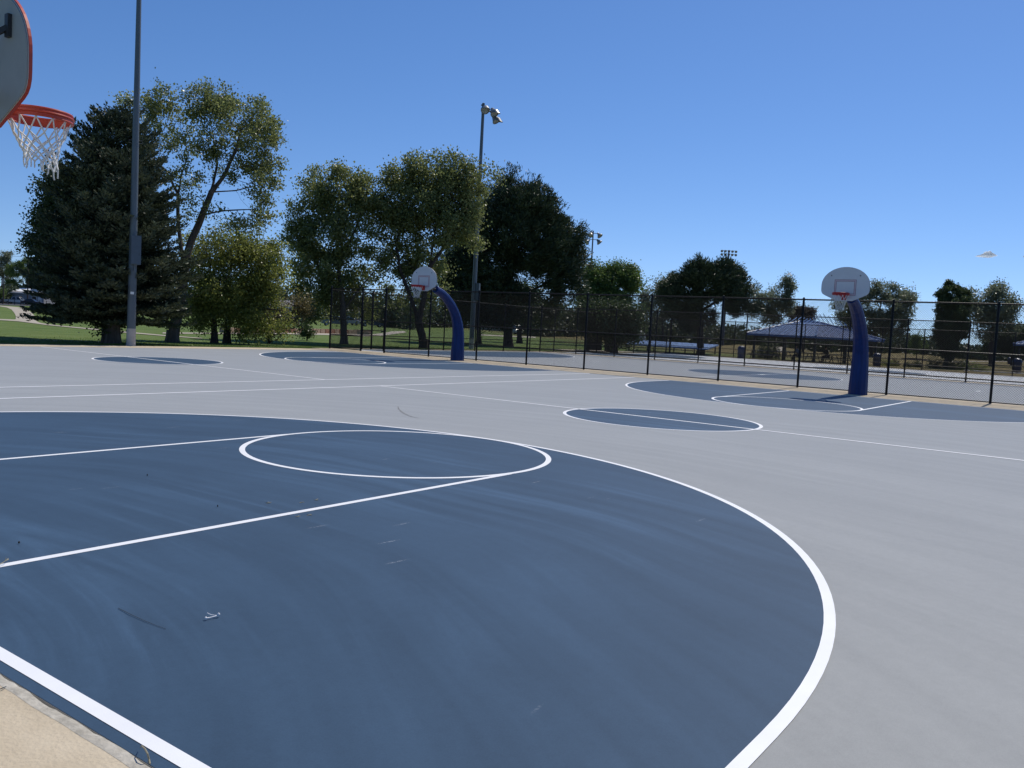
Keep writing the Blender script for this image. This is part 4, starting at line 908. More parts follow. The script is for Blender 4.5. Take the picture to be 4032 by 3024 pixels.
for i, (px, py, dd, rx, h, lm, lb) in enumerate([(3495, 1449, 74, .8, .55, 'lf_yel', 'pale yellow green plant next to the trash bin right of the blue post'), (3525, 1450, 74, .5, .7, 'lf_dry', 'brownish feathery plant left of the third fence post beyond the nearer hoop'), (3575, 1452, 74, .55, .45, 'lf_dark', 'small dark plant between the yellowish bushes by the farthest fence'), (3612, 1455, 74, .5, .6, 'lf_dark', 'dark round plant halfway to the columnar tree'),
        (3680, 1458, 75, .9, .9, 'lf_dark', 'low dark bush at the left foot of the columnar tree'), (3745, 1462, 75, 1.3, 1.05, 'lf_dark', 'broad dark bush in front of the columnar tree trunk'), (3805, 1464, 74, .9, .75, 'lf_green', 'mid green bush at the right foot of the columnar tree'), (3860, 1467, 74, .8, .6, 'lf_yel', 'yellow green bush behind the rightmost fence posts')]):
    shrub(lb, px, py, dd, rx, h, lm, int(900*rx*(h+.5)), .12, 60+i)
# blue spruce: whorls of drooping boughs
def spruce(label, base_px, H, prof, seed=3):
    rg = np.random.default_rng(seed); b = ground(*base_px); t = thing('spruce_tree', label, 'tree', b, 0)
    m = MB(); m.lathe([(.42, -.1), (.34, .05), (.29, .5), (.26, 1.5), (.18, H*.5), (.07, H*.85), (.015, H)], 14); m.build('trunk', M['bark'], t, smooth=True)
    C, Dn, S = [], [], []; A, B, RA = [], [], []
    z = 1.5
    while z < H-.1:
        f = z/H; R0 = np.interp(z, prof[0], prof[1]); nb_ = max(5, int(8+9*(1-f)))
        a0 = rg.uniform(0, 6.28)
        for k in range(nb_):
            a = a0+2*math.pi*k/nb_+rg.normal(0, .15); L = R0*rg.uniform(.80, 1.06)*(1+.13*math.sin(a*2+z*1.1)+.09*math.sin(a*5-z*2.3))*(1.1 if rg.random() < .12 else 1)
            sl = np.interp(f, [0, .35, .8, 1], [-.28, -.08, .25, .9])+rg.normal(0, .12)
            zz = z+rg.uniform(-.3, .3); ns = max(4, int(L/.10)); prev = np.array([0, 0, zz])
            for s in range(1, ns+1):
                u = s/ns; rad = L*u; dz = sl*rad+.10*L*u**3-.06*L*math.sin(u*3.1)
                p = np.array([math.cos(a)*rad, math.sin(a)*rad, zz+dz]); d = p-prev; d /= np.linalg.norm(d)
                if s % 3 == 0 or s == ns: A.append(prev); B.append(p); RA.append(.03*(1-u)+.005)
                if u > .22:
                    side = np.array([-math.sin(a), math.cos(a), 0])
                    wd = (.20+.62*(1-u*.85)*min(1, L/2.2))*(1 if u < .93 else .45)
                    for sg in (-1, 1):
                        nt_ = max(2, int(wd/.075))
                        for q in range(nt_):
                            v = (q+.5+rg.normal(0, .2))/nt_
                            C.append(p+side*sg*wd*v+d*wd*v*.55+np.array([0, 0, -.05*wd*v+rg.normal(0, .05)])); dr = side*sg*.75+d*.7+np.array([0, 0, .35]); Dn.append(dr); S.append(1)
                    if s == ns or rg.random() < .7: C.append(p+rg.normal(0, .02, 3)); Dn.append(d+np.array([0, 0, .3])); S.append(1.2)
                prev = p
        z += np.interp(f, [0, 1], [.23, .17])
    C = np.array(C); Dn = np.array(Dn); S = np.array(S); rep = 2
    C = np.repeat(C, rep, 0)+rg.normal(0, .02, (len(C)*rep, 3)); Dn = np.repeat(Dn, rep, 0)+rg.normal(0, .33, (len(C), 3)); Dn /= np.linalg.norm(Dn, axis=1, keepdims=True); S = np.repeat(S, rep)[:, None]
    ln = .17*S*rg.uniform(.7, 1.25, (len(C), 1)); sd_ = np.cross(Dn, rg.normal(size=C.shape)); sd_ /= np.linalg.norm(sd_, axis=1, keepdims=True); sd_ *= .030*rg.uniform(.8, 1.3, (len(C), 1))
    V = np.stack([C-Dn*ln*.35, C+sd_, C+Dn*ln*.65, C-sd_], 1).reshape(-1, 3)
    np_obj('foliage', V, np.arange(len(V)).reshape(-1, 4), M['lf_spruce'], t)
    V, F = rods(np.array(A), np.array(B), np.array(RA), 4) if False else rods(np.array(A), np.array(B), (np.array(RA), np.array(RA)), 4)
    np_obj('boughs', V, F, M['barkdark'], t); print('spruce', len(C))
spruce('large dark blue spruce behind the tall light pole at left, boughs nearly to the ground', (445, 1352), 9.65,
       ([1.3, 1.7, 2.2, 3.0, 4.2, 5.6, 7.0, 7.8, 8.4, 9.0, 9.35, 9.65], [2.3, 2.8, 3.05, 3.15, 3.05, 2.75, 2.2, 1.7, 1.3, .95, .62, .15]))
# the wood that closes the view, far off and read as one mass
rg = np.random.default_rng(77); C = []
for px in np.arange(-500, 4600, 11.0):
    hz = 1290+(px-2016)*.053
    dp = 235+45*math.sin(px*.011)+rg.normal(0, 12)
    top = np.interp(px, [-500, 0, 300, 900, 1300, 2000, 2500, 2700, 3000, 3200, 3300, 3600, 3800, 4100, 4600], [110, 60, 90, 130, 130, 120, 105, 80, 65, 45, 80, 80, 35, 62, 75])*rg.uniform(.55, 1.12)
    c0 = at(px, hz, dp); hh = top*dp/FPX
    n = 260; q = rg.normal(size=(n, 3)); q /= np.linalg.norm(q, axis=1, keepdims=True); q *= rg.random((n, 1))**.4
    zc = hh*.45
    pts = np.stack([c0[0]+q[:, 0]*2.8, c0[1]+q[:, 1]*2.8, terrain(0, c0[1])+(1.6-terrain(0, c0[1]))*.0+np.maximum(.1, zc+.3+q[:, 2]*(zc+1.2))], 1); C.append(pts)
C = np.concatenate(C); V, F = leaves(C, .85, .6, rg)
tag(np_obj('distant_woods', V, F, M['lf_far']), 'far off band of dark woodland closing the view beyond the park', 'woods', kind='stuff')

# ------------------------------------------------------------------ the park beyond the fences
def hip_pavilion(label, Fc, Lc, Rc, ez, ra, rb, posts_on=True, group=None, rib=.36):
    F_, L2, R2 = [np.array(v, float) for v in (Fc, Lc, Rc)]
    B_ = L2+R2-F_; cen = (L2+R2)/2
    g = np.array([cen[0], cen[1], terrain(0, cen[1])])
    t = thing('picnic_pavilion', label, 'pavilion', g, 0, group)
    for v in (F_, L2, R2, B_): v[2] = ez
    q = lambda v: np.array(v)-g
    F_, L2, R2, B_, ra, rb = map(q, (F_, L2, R2, B_, ra, rb))
    m = MB(); faces = [(L2, F_, ra, rb), (F_, R2, ra), (R2, B_, rb, ra), (B_, L2, rb)]
    for f in faces: m.add(f, [tuple(range(len(f)))])
    dz = np.array([0, 0, -.16])
    for a, b in ((L2, F_), (F_, R2), (R2, B_), (B_, L2)): m.add([a, b, b+dz, a+dz], [(3, 2, 1, 0)])
    m.add([L2+dz, F_+dz, R2+dz, B_+dz], [(0, 1, 2, 3)])
    roof = m.build('roof', M['roofblue'], t)
    AA, BB = [], []
    for f in faces:
        a, b = f[0], f[1]; e = b-a; Le = np.linalg.norm(e); e = e/Le; n = np.cross(e, f[2]-a); n /= np.linalg.norm(n)
        if n[2] < 0: n = -n
        up = np.cross(n, e); up = up if up[2] > 0 else -up
        poly = [((p-a) @ e, (p-a) @ up) for p in f]
        for s in np.arange(rib/2, Le, rib):
            tm = 0
            for i in range(len(poly)):
                (s0, t0), (s1, t1) = poly[i], poly[(i+1) % len(poly)]
                if (s0-s)*(s1-s) < 0: tm = max(tm, t0+(t1-t0)*(s-s0)/(s1-s0))
            if tm > .1: AA.append(a+e*s+n*.03); BB.append(a+e*s+up*tm+n*.03)
    V, Fq = rods(np.array(AA), np.array(BB), .04, 4); np_obj('standing_seams', V, Fq, M['seam'], roof)
    m = MB()
    for a, b in ((F_, ra), (R2, ra), (L2, rb), (B_, rb), (ra, rb)): m.tube([a+[0, 0, .03], b+[0, 0, .03]], .09, 6)
    m.build('ridge_caps', M['roofblue'], roof)
    if posts_on:
        c0 = (F_+B_)/2
        for a in (L2, F_, R2, B_, (L2+F_)/2, (F_+R2)/2, (R2+B_)/2, (B_+L2)/2):
            p = c0+(a-c0)*.88; m = MB(); m.box((p[0], p[1], (ez-g[2])/2-.1), (.17, .17, ez-g[2]+.1)); m.build('post', M['table'], t)
        m = MB()
        for a, b in ((L2, F_), (F_, R2), (R2, B_), (B_, L2)):
            m.bar(c0+(a-c0)*.88+[0, 0, -.24], c0+(b-c0)*.88+[0, 0, -.24], .12, .16)
        m.build('beam', M['table'], t)
    return t
hip_pavilion('blue hip roofed open picnic pavilion behind the farthest fence, people sitting underneath', at(3212, 1325, 70.5), at(2940, 1311, 74.5), at(3483, 1341, 74.5), 2.14, at(3228, 1271, 74), at(3150, 1267, 77), group='blue roofed shelters')
hip_pavilion('corner of another blue roofed shelter cut by the right edge of the picture', at(4170, 1360, 77), at(3990, 1352, 80), at(4400, 1372, 80), 2.5, at(4200, 1325, 80), at(4150, 1323, 82), group='blue roofed shelters')
def picnic_table(label, px, dep, rz):
    b = at(px, 1400, dep); b[2] = terrain(0, b[1]); t = thing('picnic_table', label, 'picnic table', b, rz, 'dark picnic tables under the pavilion')
    m = MB()
    for i in range(5): m.box((0, -.32+.16*i, .75), (1.85, .145, .04))
    m.build('table_top', M['table'], t)
    for sy in (-1, 1):
        m = MB(); m.box((0, sy*.62, .45), (1.85, .13, .04)); m.box((0, sy*.77, .45), (1.85, .13, .04)); m.build('bench', M['table'], t)
        m = MB(); m.bar((sy*.62, -.72, 0), (sy*.62, -.18, .73), .05); m.bar((sy*.62, .72, 0), (sy*.62, .18, .73), .05); m.bar((sy*.62, -.8, .42), (sy*.62, .8, .42), .05); m.build('leg', M['table'], t)
for px, dp, rz, lb in ((2992, 72.5, -.9, 'dark picnic table at the left end of the pavilion, standing half outside'), (3078, 74, -.7, 'dark picnic table between the two left pavilion posts'), (3160, 73, -.75, 'dark picnic table where the hunched left person sits'),
                       (3240, 74, -.8, 'dark picnic table in front of the person in the dark jacket'), (3312, 73.5, -.7, 'dark picnic table just left of the nearer blue hoop post')):
    picnic_table(lb, px, dp, rz)
def sitter(label, px, dep, facing, jacket, lean=0.0):
    b = at(px, 1400, dep); b[2] = terrain(0, b[1]); t = thing('person', label, 'person', b, facing, 'people sitting in the pavilion')
    def skin(name, verts, edges, rad, m, parent):
        me = bpy.data.meshes.new(name); me.from_pydata(verts, edges, []); o = link(name, me, m, parent)
        sk = o.modifiers.new('skin', 'SKIN'); sb = o.modifiers.new('sub', 'SUBSURF'); sb.levels = sb.render_levels = 1
        for v, r in zip(me.skin_vertices[0].data, rad): v.radius = (r, r)
        me.skin_vertices[0].data[0].use_root = True
        return o
    L = lean
    v = [(0, 0, .52), (L*.3, 0, .76), (L*.7, 0, 1.0), (L, 0, 1.13), (L+.03, 0, 1.24), (L+.04, 0, 1.33)]; e = [(0, 1), (1, 2), (2, 3), (3, 4), (4, 5)]; r = [.15, .145, .14, .06, .095, .075]
    def add(p, par, rr): v.append(p); e.append((par, len(v)-1)); r.append(rr); return len(v)-1
    for s in (-1, 1):
        a = add((L*.7, s*.19, 1.02), 2, .065); a = add((L*.7+.10, s*.26, .80), a, .05); a = add((L*.7+.34, s*.15, .79), a, .034); h = add((L*.7+.42, s*.13, .79), a, .034)
        for q in range(4): k = add((L*.7+.475, s*(.10+.02*q), .79), h, .010); add((L*.7+.51-.006*abs(q-1), s*(.10+.02*q), .775), k, .009)
        add((L*.7+.43, s*.085, .785), a, .011)
        a = add((.02, s*.10, .52), 0, .11); a = add((.44, s*.13, .52), a, .08); a = add((.42, s*.14, .12), a, .05); add((.56, s*.15, .05), a, .045)
    skin('body', v, e, r, M['skin'], t)
    jv = [(0, 0, .50), (L*.3, 0, .76), (L*.7, 0, 1.0), (L*.9, 0, 1.07)]; je = [(0, 1), (1, 2), (2, 3)]; jr = [.175, .172, .165, .09]
    for s in (-1, 1):
        n = len(jv); jv += [(L*.7, s*.19, 1.02), (L*.7+.10, s*.26, .80), (L*.7+.32, s*.155, .79)]; je += [(2, n), (n, n+1), (n+1, n+2)]; jr += [.085, .068, .05]
    skin('jacket', jv, je, jr, jacket, t)
    tv = [(.0, 0, .52)]; te = []; tr = [.165]
    for s in (-1, 1):
        n = len(tv); tv += [(.02, s*.10, .52), (.44, s*.13, .52), (.42, s*.14, .14)]; te += [(0, n), (n, n+1), (n+1, n+2)]; tr += [.125, .095, .065]
    skin('trousers', tv, te, tr, M['trousers'], t)
    m = MB(); m.lathe([(.098, -.02), (.108, .03), (.10, .08), (.06, .12), (.005, .13)], 12, (L+.02, 0, 1.29)); m.build('hair', M['hair'], t, smooth=True)
    m = MB(); m.lathe([(.011, -.02), (.014, 0), (.004, .02)], 6, (L+.135, 0, 1.27)); m.build('nose', M['skin'], t)
tb = math.atan2(AF[1], AF[0])
sitter('person in a dark jacket sitting at a table right of the middle pavilion post', 3258, 73.2, tb+1.75, M['shirtdark'], .16)
sitter('person in a pale blue shirt hunched over a table, partly behind a fence post', 3146, 72.6, tb+1.5, M['shirtblue'], .26)
def trash_bin(label, px, dep, s=1.0):
    b = at(px, 1400, dep); b[2] = terrain(0, b[1]); t = thing('trash_bin', label, 'trash bin', b, tb+math.pi, 'dark blue trash bins along the farthest fence')
    m = MB(); m.lathe([(.27*s, 0), (.30*s, .04), (.32*s, .74*s), (.325*s, .78*s)], 16); m.build('barrel', M['bluebin'], t, smooth=True)
    m = MB(); m.lathe([(.34*s, .78*s), (.34*s, .84*s), (.30*s, .97*s), (.2*s, 1.07*s), (.02, 1.11*s)], 16); lid = m.build('dome_lid', M['bluebin'], t, smooth=True)
    m = MB(); m.add([(.10*s, -.10*s, 1.09*s), (.10*s, .12*s, 1.09*s), (.27*s, .14*s, 1.01*s), (.27*s, -.12*s, 1.01*s)], [(3, 2, 1, 0)]); m.build('lid_flap', M['white'], lid)
trash_bin('blue domed trash bin left of the pavilion, by its leftmost post', 2918, 71.0, .98)
trash_bin('blue domed trash bin standing just right of the nearer blue hoop post', 3454, 71.0, .98)
trash_bin('larger blue domed trash bin by the right edge of the picture', 4008, 71.0, 1.15)
trash_bin('small distant dark bin on the meadow below the rightmost airy tree', 3978, 132, 1.0)
# long low blue roof on short posts
b = at(2650, 1400, 81); b[2] = terrain(0, b[1]); t = thing('low_shelter', 'long low light blue roof on short posts in front of the smaller pine trunk', 'shelter', b)
P4 = [at(2466, 1353, 80), at(2786, 1373, 77), at(2830, 1357, 84), at(2488, 1337, 87)]
m = MB(); m.add([p-b for p in P4]+[p-b-np.array([0, 0, .12]) for p in P4], [(0, 1, 2, 3), (7, 6, 5, 4), (0, 4, 5, 1), (1, 5, 6, 2), (2, 6, 7, 3), (3, 7, 4, 0)]); m.build('roof', M['lowblue'], t)
for k in range(5):
    f = k/4*.96+.02
    for a, c_ in ((0, 1), (3, 2)):
        p = (P4[a]*(1-f)+P4[c_]*f)*.97+(P4[0]+P4[1]+P4[2]+P4[3])/4*.03-b
        m = MB(); m.box((p[0], p[1], (p[2]-.1)/2), (.09, .09, p[2]-.1)); m.build('post', M['table'], t)
# small dark shelter
b = at(2350, 1388, 70); b[2] = terrain(0, b[1]); t = thing('small_shelter', 'small dark hip roofed shelter on square columns, left of the low blue roof', 'shelter', b, tb)
m = MB(); e, r_, zt, ze = 1.25, .35, 1.95, 1.58
m.add([(-e, -e, ze), (e, -e, ze), (e, e, ze), (-e, e, ze), (0, -r_, zt), (0, r_, zt)], [(0, 1, 4), (1, 2, 5, 4), (2, 3, 5), (3, 0, 4, 5), (3, 2, 1, 0)]); m.build('roof', M['roofdark'], t)
for sx in (-1, 1):
    for sy in (-1, 1):
        m = MB(); m.box((sx*.85, sy*.85, ze/2-.02), (.3, .3, ze-.02)); m.build('column', M['table'], t)
m = MB(); m.box((.7, .2, .62), (.06, 1.3, 1.1)); m.build('panel', M['roofdark'], t)
b = at(2520, 1330, 150); b[2] = terrain(0, b[1]); m = MB(); m.lathe([(1.05, -.2), (1.0, .8), (.95, 1.5), (.7, 2.0), (.3, 2.25), (.02, 2.3)], 14, b); tag(m.build('boulder', M['boardback'], None, smooth=True), 'pale grey dome shaped boulder far behind the low blue roof', 'boulder')

# sandstone block wall by the path
wp = [(870, 1309), (1020, 1310.5), (1180, 1311.5), (1333, 1314.5), (1400, 1316), (1452, 1318)]
g0 = np.array([ground(*p) for p in wp]); b = g0[2]
t = thing('stone_block_wall', 'low wall of big reddish sandstone blocks along the pale path on the lawn', 'wall', b)
pxs = [870]
while pxs[-1] < 1446: pxs.append(pxs[-1]+float(rng.choice([18, 26, 34, 38, 42])))
for i in range(len(pxs)-1):
    a0 = ground(pxs[i]+.6, np.interp(pxs[i], [q[0] for q in wp], [q[1] for q in wp])); a1 = ground(pxs[i+1]-.6, np.interp(pxs[i+1], [q[0] for q in wp], [q[1] for q in wp]))
    d = a1-a0; h = np.interp((pxs[i]+pxs[i+1])/2, [870, 1450], [.44, .50])*rng.uniform(.9, 1.08)
    m = MB(); cpt = (a0+a1)/2+np.array([0, 0, h/2-.03])-b
    m.box(cpt+np.array(fv)*.3, (np.linalg.norm(d)*.985, .6, h), rz=math.atan2(d[1], d[0])+rng.normal(0, .02))
    o = m.build('stone_block', M['stoneA'] if rng.random() < .6 else M['stoneB'], t, bevel=.03)

# vehicles, far off
def car(label, px, dep, head, paint, kind='sedan', group='vehicles parked beyond the lawn'):
    b = at(px, 1250, dep); b[2] = terrain(0, b[1]); t = thing('parked_car', label, 'pickup truck' if kind == 'pickup' else 'car', b, head, group)
    if kind == 'sedan': Lc, Wc, prof, cab = 4.6, 1.78, [(-2.3, .35), (2.3, .35), (2.32, .62), (2.2, .80), (1.0, .93), (-1.6, .96), (-2.22, .92), (-2.32, .6)], [(1.05, .92), (.25, 1.42), (-.85, 1.44), (-1.7, .95)]
    elif kind == 'suv': Lc, Wc, prof, cab = 4.6, 1.85, [(-2.3, .4), (2.3, .4), (2.32, .75), (2.2, 1.0), (1.1, 1.1), (-2.2, 1.12), (-2.32, .7)], [(1.15, 1.09), (.5, 1.70), (-1.9, 1.74), (-2.2, 1.11)]
    elif kind == 'van': Lc, Wc, prof, cab = 5.0, 1.95, [(-2.5, .4), (2.5, .4), (2.52, .9), (2.2, 1.15), (-2.5, 1.2)], [(2.0, 1.14), (1.5, 2.0), (-2.4, 2.05), (-2.48, 1.19)]
    else: Lc, Wc, prof, cab = 5.5, 1.95, [(-2.75, .5), (2.7, .5), (2.75, .85), (2.6, 1.12), (1.4, 1.2), (-2.72, 1.15), (-2.78, .7)], [(1.45, 1.18), (.85, 1.80), (-.65, 1.82), (-.85, 1.17)]
    fn = lambda u, v, w: Vector((u, w, v))
    m = MB(); m.prism(prof, -Wc/2, Wc/2, fn); m.build('body', paint, t, bevel=.06)
    k = .86; m = MB(); n = 4
    vs = [Vector((u, -Wc/2*(.96 if i in (0, 3) else .78), v)) for i, (u, v) in enumerate(cab)]+[Vector((u, Wc/2*(.96 if i in (0, 3) else .78), v)) for i, (u, v) in enumerate(cab)]
    m.add(vs, [(3, 2, 1, 0), (4, 5, 6, 7), (0, 1, 5, 4), (2, 3, 7, 6)]); m.build('windows', M['glass'], t)
    m = MB(); m.add([vs[1]+Vector((.06, 0, 0)), vs[2]-Vector((.06, 0, 0)), vs[6]-Vector((.06, 0, 0)), vs[5]+Vector((.06, 0, 0))]+[q+Vector((0, 0, .05)) for q in (vs[1], vs[2], vs[6], vs[5])], [(3, 2, 1, 0), (4, 5, 6, 7), (0, 1, 5, 4), (1, 2, 6, 5), (2, 3, 7, 6), (3, 0, 4, 7)])
    for s in (0, 4): 
        for a_, b_ in ((0, 1), (3, 2)): m.bar(vs[s+a_], vs[s+b_]+Vector((0, 0, .02)), .07)
        mid0 = (vs[s]+vs[s+3])/2; mid1 = (vs[s+1]+vs[s+2])/2; m.bar(mid0, mid1, .09)
    m.build('roof', paint, t)
    for sx in (-1, 1):
        for sy in (-1, 1):
            q = Matrix.Rotation(R(90), 3, 'X'); o = (sx*Lc*.31, sy*(Wc/2-.08), .33)
            m = MB(); m.lathe([(.2, -.11), (.33, -.1), (.34, 0), (.33, .1), (.2, .11)], 16, o, q); wh = m.build('wheel', M['tyre'], t, smooth=True)
            m = MB(); m.lathe([(.20, -.118), (.20, .118)], 12, o, q); m.build('wheel_rim', M['rimalloy'], wh)
    for sy in (-1, 1):
        m = MB(); m.box((Lc/2-.02, sy*Wc*.36, prof[2][1]+.02), (.12, .35, .13)); m.build('headlight', M['lens'], t)
        m = MB(); m.box((-Lc/2+.02, sy*Wc*.38, prof[2][1]+.05), (.1, .25, .16)); m.build('tail_light', M['redrim'], t)
hr = math.atan2(AR[1], AR[0])
car('white pickup truck parked before the low white building at far left', 64, 214, hr+.15, M['carwhite'], 'pickup')
car('dark sedan with the sun glinting on its rear, right of the white pickup', 126, 206, hr+.1, M['cardark'], 'sedan')
car('white car cut by the left edge of the picture', -8, 216, hr+.1, M['carwhite'], 'suv')
car('dark pickup half hidden by the thin straggly tree, before the low house', 1122, 150, hr-.9, M['cardark'], 'pickup')
car('grey car behind the yellow green trees, left of the dark pickup', 1030, 152, hr+.1, M['cargrey'], 'sedan')
car('grey car left of the end post of the fence', 1318, 152, hr+.3, M['cargrey'], 'suv')
car('silver people carrier seen between the end post and the gate', 1396, 178, hr-.6, M['carsilver'], 'suv')
car('dark blue car seen through the gate', 1466, 172, hr+.3, M['carblue'], 'sedan')
car('pale grey van glimpsed between the dark trunks under the big pine', 2030, 186, hr-1.1, M['carsilver'], 'van')
# buildings, far off
def slab_house(label, px0, px1, dep, z0, wall_h, ridge, depth_m, wallm, roofm, name='house', wins=3, group=None, door=True):
    a = at(px0, 1200, dep); b2 = at(px1, 1200, dep); g = (a+b2)/2; g[2] = terrain(0, g[1]); d = b2-a; W2 = np.linalg.norm(d[:2]); rz = math.atan2(d[1], d[0])
    t = thing(name, label, 'building' if name != 'house' else 'house', g, rz, group)
    m = MB(); m.box((0, depth_m/2, wall_h/2-.1), (W2, depth_m, wall_h+.2)); m.build('wall', wallm, t)
    o = .4; m = MB(); x = W2/2+o
    m.add([(-x, -o, wall_h), (x, -o, wall_h), (x, depth_m/2, ridge), (-x, depth_m/2, ridge), (x, depth_m+o, wall_h), (-x, depth_m+o, wall_h), (-x, -o, wall_h-.16), (x, -o, wall_h-.16), (x, depth_m+o, wall_h-.16), (-x, depth_m+o, wall_h-.16)],
          [(0, 1, 2, 3), (3, 2, 4, 5), (6, 7, 1, 0), (9, 5, 4, 8), (6, 0, 3, 5, 9), (7, 8, 4, 2, 1), (9, 8, 7, 6)]); m.build('roof', roofm, t)
    m = MB(); m.box((0, -o-.015, wall_h-.1), (2*x, .03, .22)); m.build('fascia', M['trim'], t)
    for k in range(wins):
        cx = -W2/2+W2*(k+.7)/(wins+.4); m = MB(); m.box((cx, -.03, wall_h*.56), (1.3, .08, 1.1)); f = m.build('window', M['trim'], t)
        m = MB(); m.box((cx, -.075, wall_h*.56), (1.1, .02, .92)); m.build('pane', M['glass'], f)
    if door: m = MB(); m.box((W2*.38, -.03, 1.05), (1.0, .08, 2.1)); m.build('door', M['trim'], t)
slab_house('long low building with a bright white roof at the far left edge', -330, 80, 236, 0, 3.5, 4.6, 12, M['wallwhite'], M['roofwhite'], 'low_building', 5)
slab_house('lower pale annex with a flat roof edge, right of the white roofed building', 44, 172, 228, 0, 3.1, 3.5, 6, M['wallwhite'], M['roofgrey'], 'low_building', 2)
slab_house('low house with a grey roof and white trim behind the yellow green trees', 960, 1180, 168, 0, 2.9, 4.3, 8, M['wallwhite'], M['roofgrey'], 'house', 4, 'low houses beyond the road')
slab_house('low house glimpsed under the big pine, left of its trunk', 1880, 1985, 238, 0, 2.8, 4.4, 8, M['concrete'], M['roofgrey'], 'house', 2, 'low houses beyond the road')
slab_house('low house with a pale fascia glimpsed behind the gate', 1340, 1470, 215, 0, 2.9, 4.2, 8, M['wallwhite'], M['roofgrey'], 'house', 3, 'low houses beyond the road')
# low post fence before the parked cars
a, b2 = at(-60, 1200, 190), at(215, 1210, 176); a[2] = terrain(0, a[1]); b2[2] = terrain(0, b2[1]); d = b2-a; Ld = np.linalg.norm(d)
t = thing('post_rail_fence', 'low thin dark fence in front of the cars parked at far left', 'fence', a, math.atan2(d[1], d[0]))
for s in np.arange(0, Ld, 2.4):
    m = MB(); m.box((s, 0, .55), (.09, .09, 1.3)); m.build('post', M['table'], t)
for z in (.5, 1.1):
    m = MB(); m.tube([(0, 0, z), (Ld, 0, z)], .022, 5); m.build('rail', M['table'], t)
# utility poles and wires
def upole(label, px, dep, ytop):
    b = at(px, 1200, dep); b[2] = terrain(0, b[1]); H = (at(px, ytop, dep)-b)[2]
    t = thing('utility_pole', label, 'utility pole', b, hr, 'wooden utility poles at far left')
    m = MB(); m.lathe([(.17, -.1), (.11, H)], 10); m.build('pole', M['wood'], t)
    m = MB(); m.box((0, 0, H-.5), (2.2, .12, .14)); m.build('cross_arm', M['wood'], t)
    for x in (-.95, -.5, .5, .95): m = MB(); m.lathe([(.05, 0), (.06, .08), (.03, .16)], 8, (x, 0, H-.43)); m.build('insulator', M['lens'], t)
    return b, H
pb, ph = upole('tall wooden utility pole left of the spruce, rising out of the dark tree', 108, 225, 985)
qb, qh = upole('shorter wooden utility pole in front of the white roof at far left', 13, 200, 1085)
for i, (h0, py0) in enumerate(((ph-.4, 996), (ph-1.6, 1017), (ph-2.7, 1036))):
    A_ = pb+np.array([0, 0, h0]); B_ = at(-420, py0-24, 210)
    pts = [A_*(1-f)+B_*f-np.array([0, 0, 1.2*math.sin(math.pi*f)*.6]) for f in np.linspace(0, 1, 13)]
    m = MB(); m.tube(pts, .028, 5); tag(m.build('power_line', M['steel']), ['topmost of the thin power lines crossing the sky at far left', 'middle one of the thin power lines at far left', 'lowest of the thin power lines at far left'][i], 'power line', 'power lines at far left')
# river stones edging the far court
rg = np.random.default_rng(5); m = MB()
for k in range(150):
    p = at(rg.uniform(3795, 4030), 1470, 70.2+rg.uniform(-.4, .5)); r_ = rg.uniform(.05, .13); m.lathe([(r_*.5, -.05), (r_, r_*.2), (r_*.6, r_*.7), (.004, r_*.85)], 6, (p[0], p[1], terrain(0, p[1])))
tag(m.build('river_stones', M['pebble'], None, smooth=True), 'strip of pale river stones along the far fence, lower right of the columnar tree', 'stones', kind='stuff')
# ------------------------------------------------------------------ small things lying on the court
def gp(px, py, z): 
    d = ray(px, py); t = (z-CAM[2])/d[2]; return Vector(CAM+d*t)
m = MB(); m.tube([gp(*p, z) for p, z in (((466, 2394), .006), ((511, 2417), .008), ((572, 2445), .007), ((620, 2464), .006), ((653, 2476), .005))], [.0016, .0016, .0014, .0011, .0008], 5); tag(m.build('grass_stalk', M['stick']), 'long thin dead grass stalk lying on the blue paint at lower left', 'stalk')
m = MB(); m.tube([gp(816, 2413.5, .020), gp(824, 2418, .016), gp(833, 2421.5, .013), gp(846, 2423.5, .012), gp(858, 2423.5, .013)], [.0022, .0028, .003, .003, .003], 6); m.tube([gp(858, 2422, .014), gp(846, 2427, .012), gp(830, 2431, .011), gp(812, 2434.5, .012)], [.003, .0028, .0028, .0035], 6)
m.lathe([(.006, -.005), (.008, .003), (.004, .009)], 7, gp(861, 2420.5, .016)); m.lathe([(.006, -.004), (.007, .003), (.003, .007)], 7, gp(811, 2434, .013)); tag(m.build('plastic_tie', M['white'], None, smooth=True), 'small bent white plastic tie lying on the blue paint', 'plastic tie')
m = MB(); m.tube([gp(551, 2946, .012), gp(558, 2936, .045), gp(570, 2948, .05), gp(581, 2968, .04), gp(587, 2990, .02), gp(590, 3008, .012)], [.0012, .002, .0028, .0032, .003, .0036], 6); m.tube([gp(587, 2990, .02), gp(583, 3004, .012)], .0022, 5); tag(m.build('straw', M['straw']), 'curled dry straw standing on the blue edge beside the near white line', 'straw')
m = MB(); m.tube([gp(0, 2713, .02), gp(12, 2708, .022), gp(24, 2703, .018)], [.002, .0025, .0015], 5); tag(m.build('twig', M['stick']), 'short dark twig on the tan concrete at the left edge', 'twig')
m = MB(); m.tube([gp(-20, 2232, .02), gp(10, 2216, .02), gp(26, 2205, .03), gp(33, 2198, .035)], [.003, .003, .0025, .0015], 5); m.tube([gp(20, 2209, .02), gp(24, 2196, .04)], .0018, 5); m.tube([gp(24, 2208, .02), gp(35, 2202, .02)], .0015, 5); tag(m.build('straw', M['straw']), 'branched dry straw by the key line at the left edge', 'straw')
rg = np.random.default_rng(9)
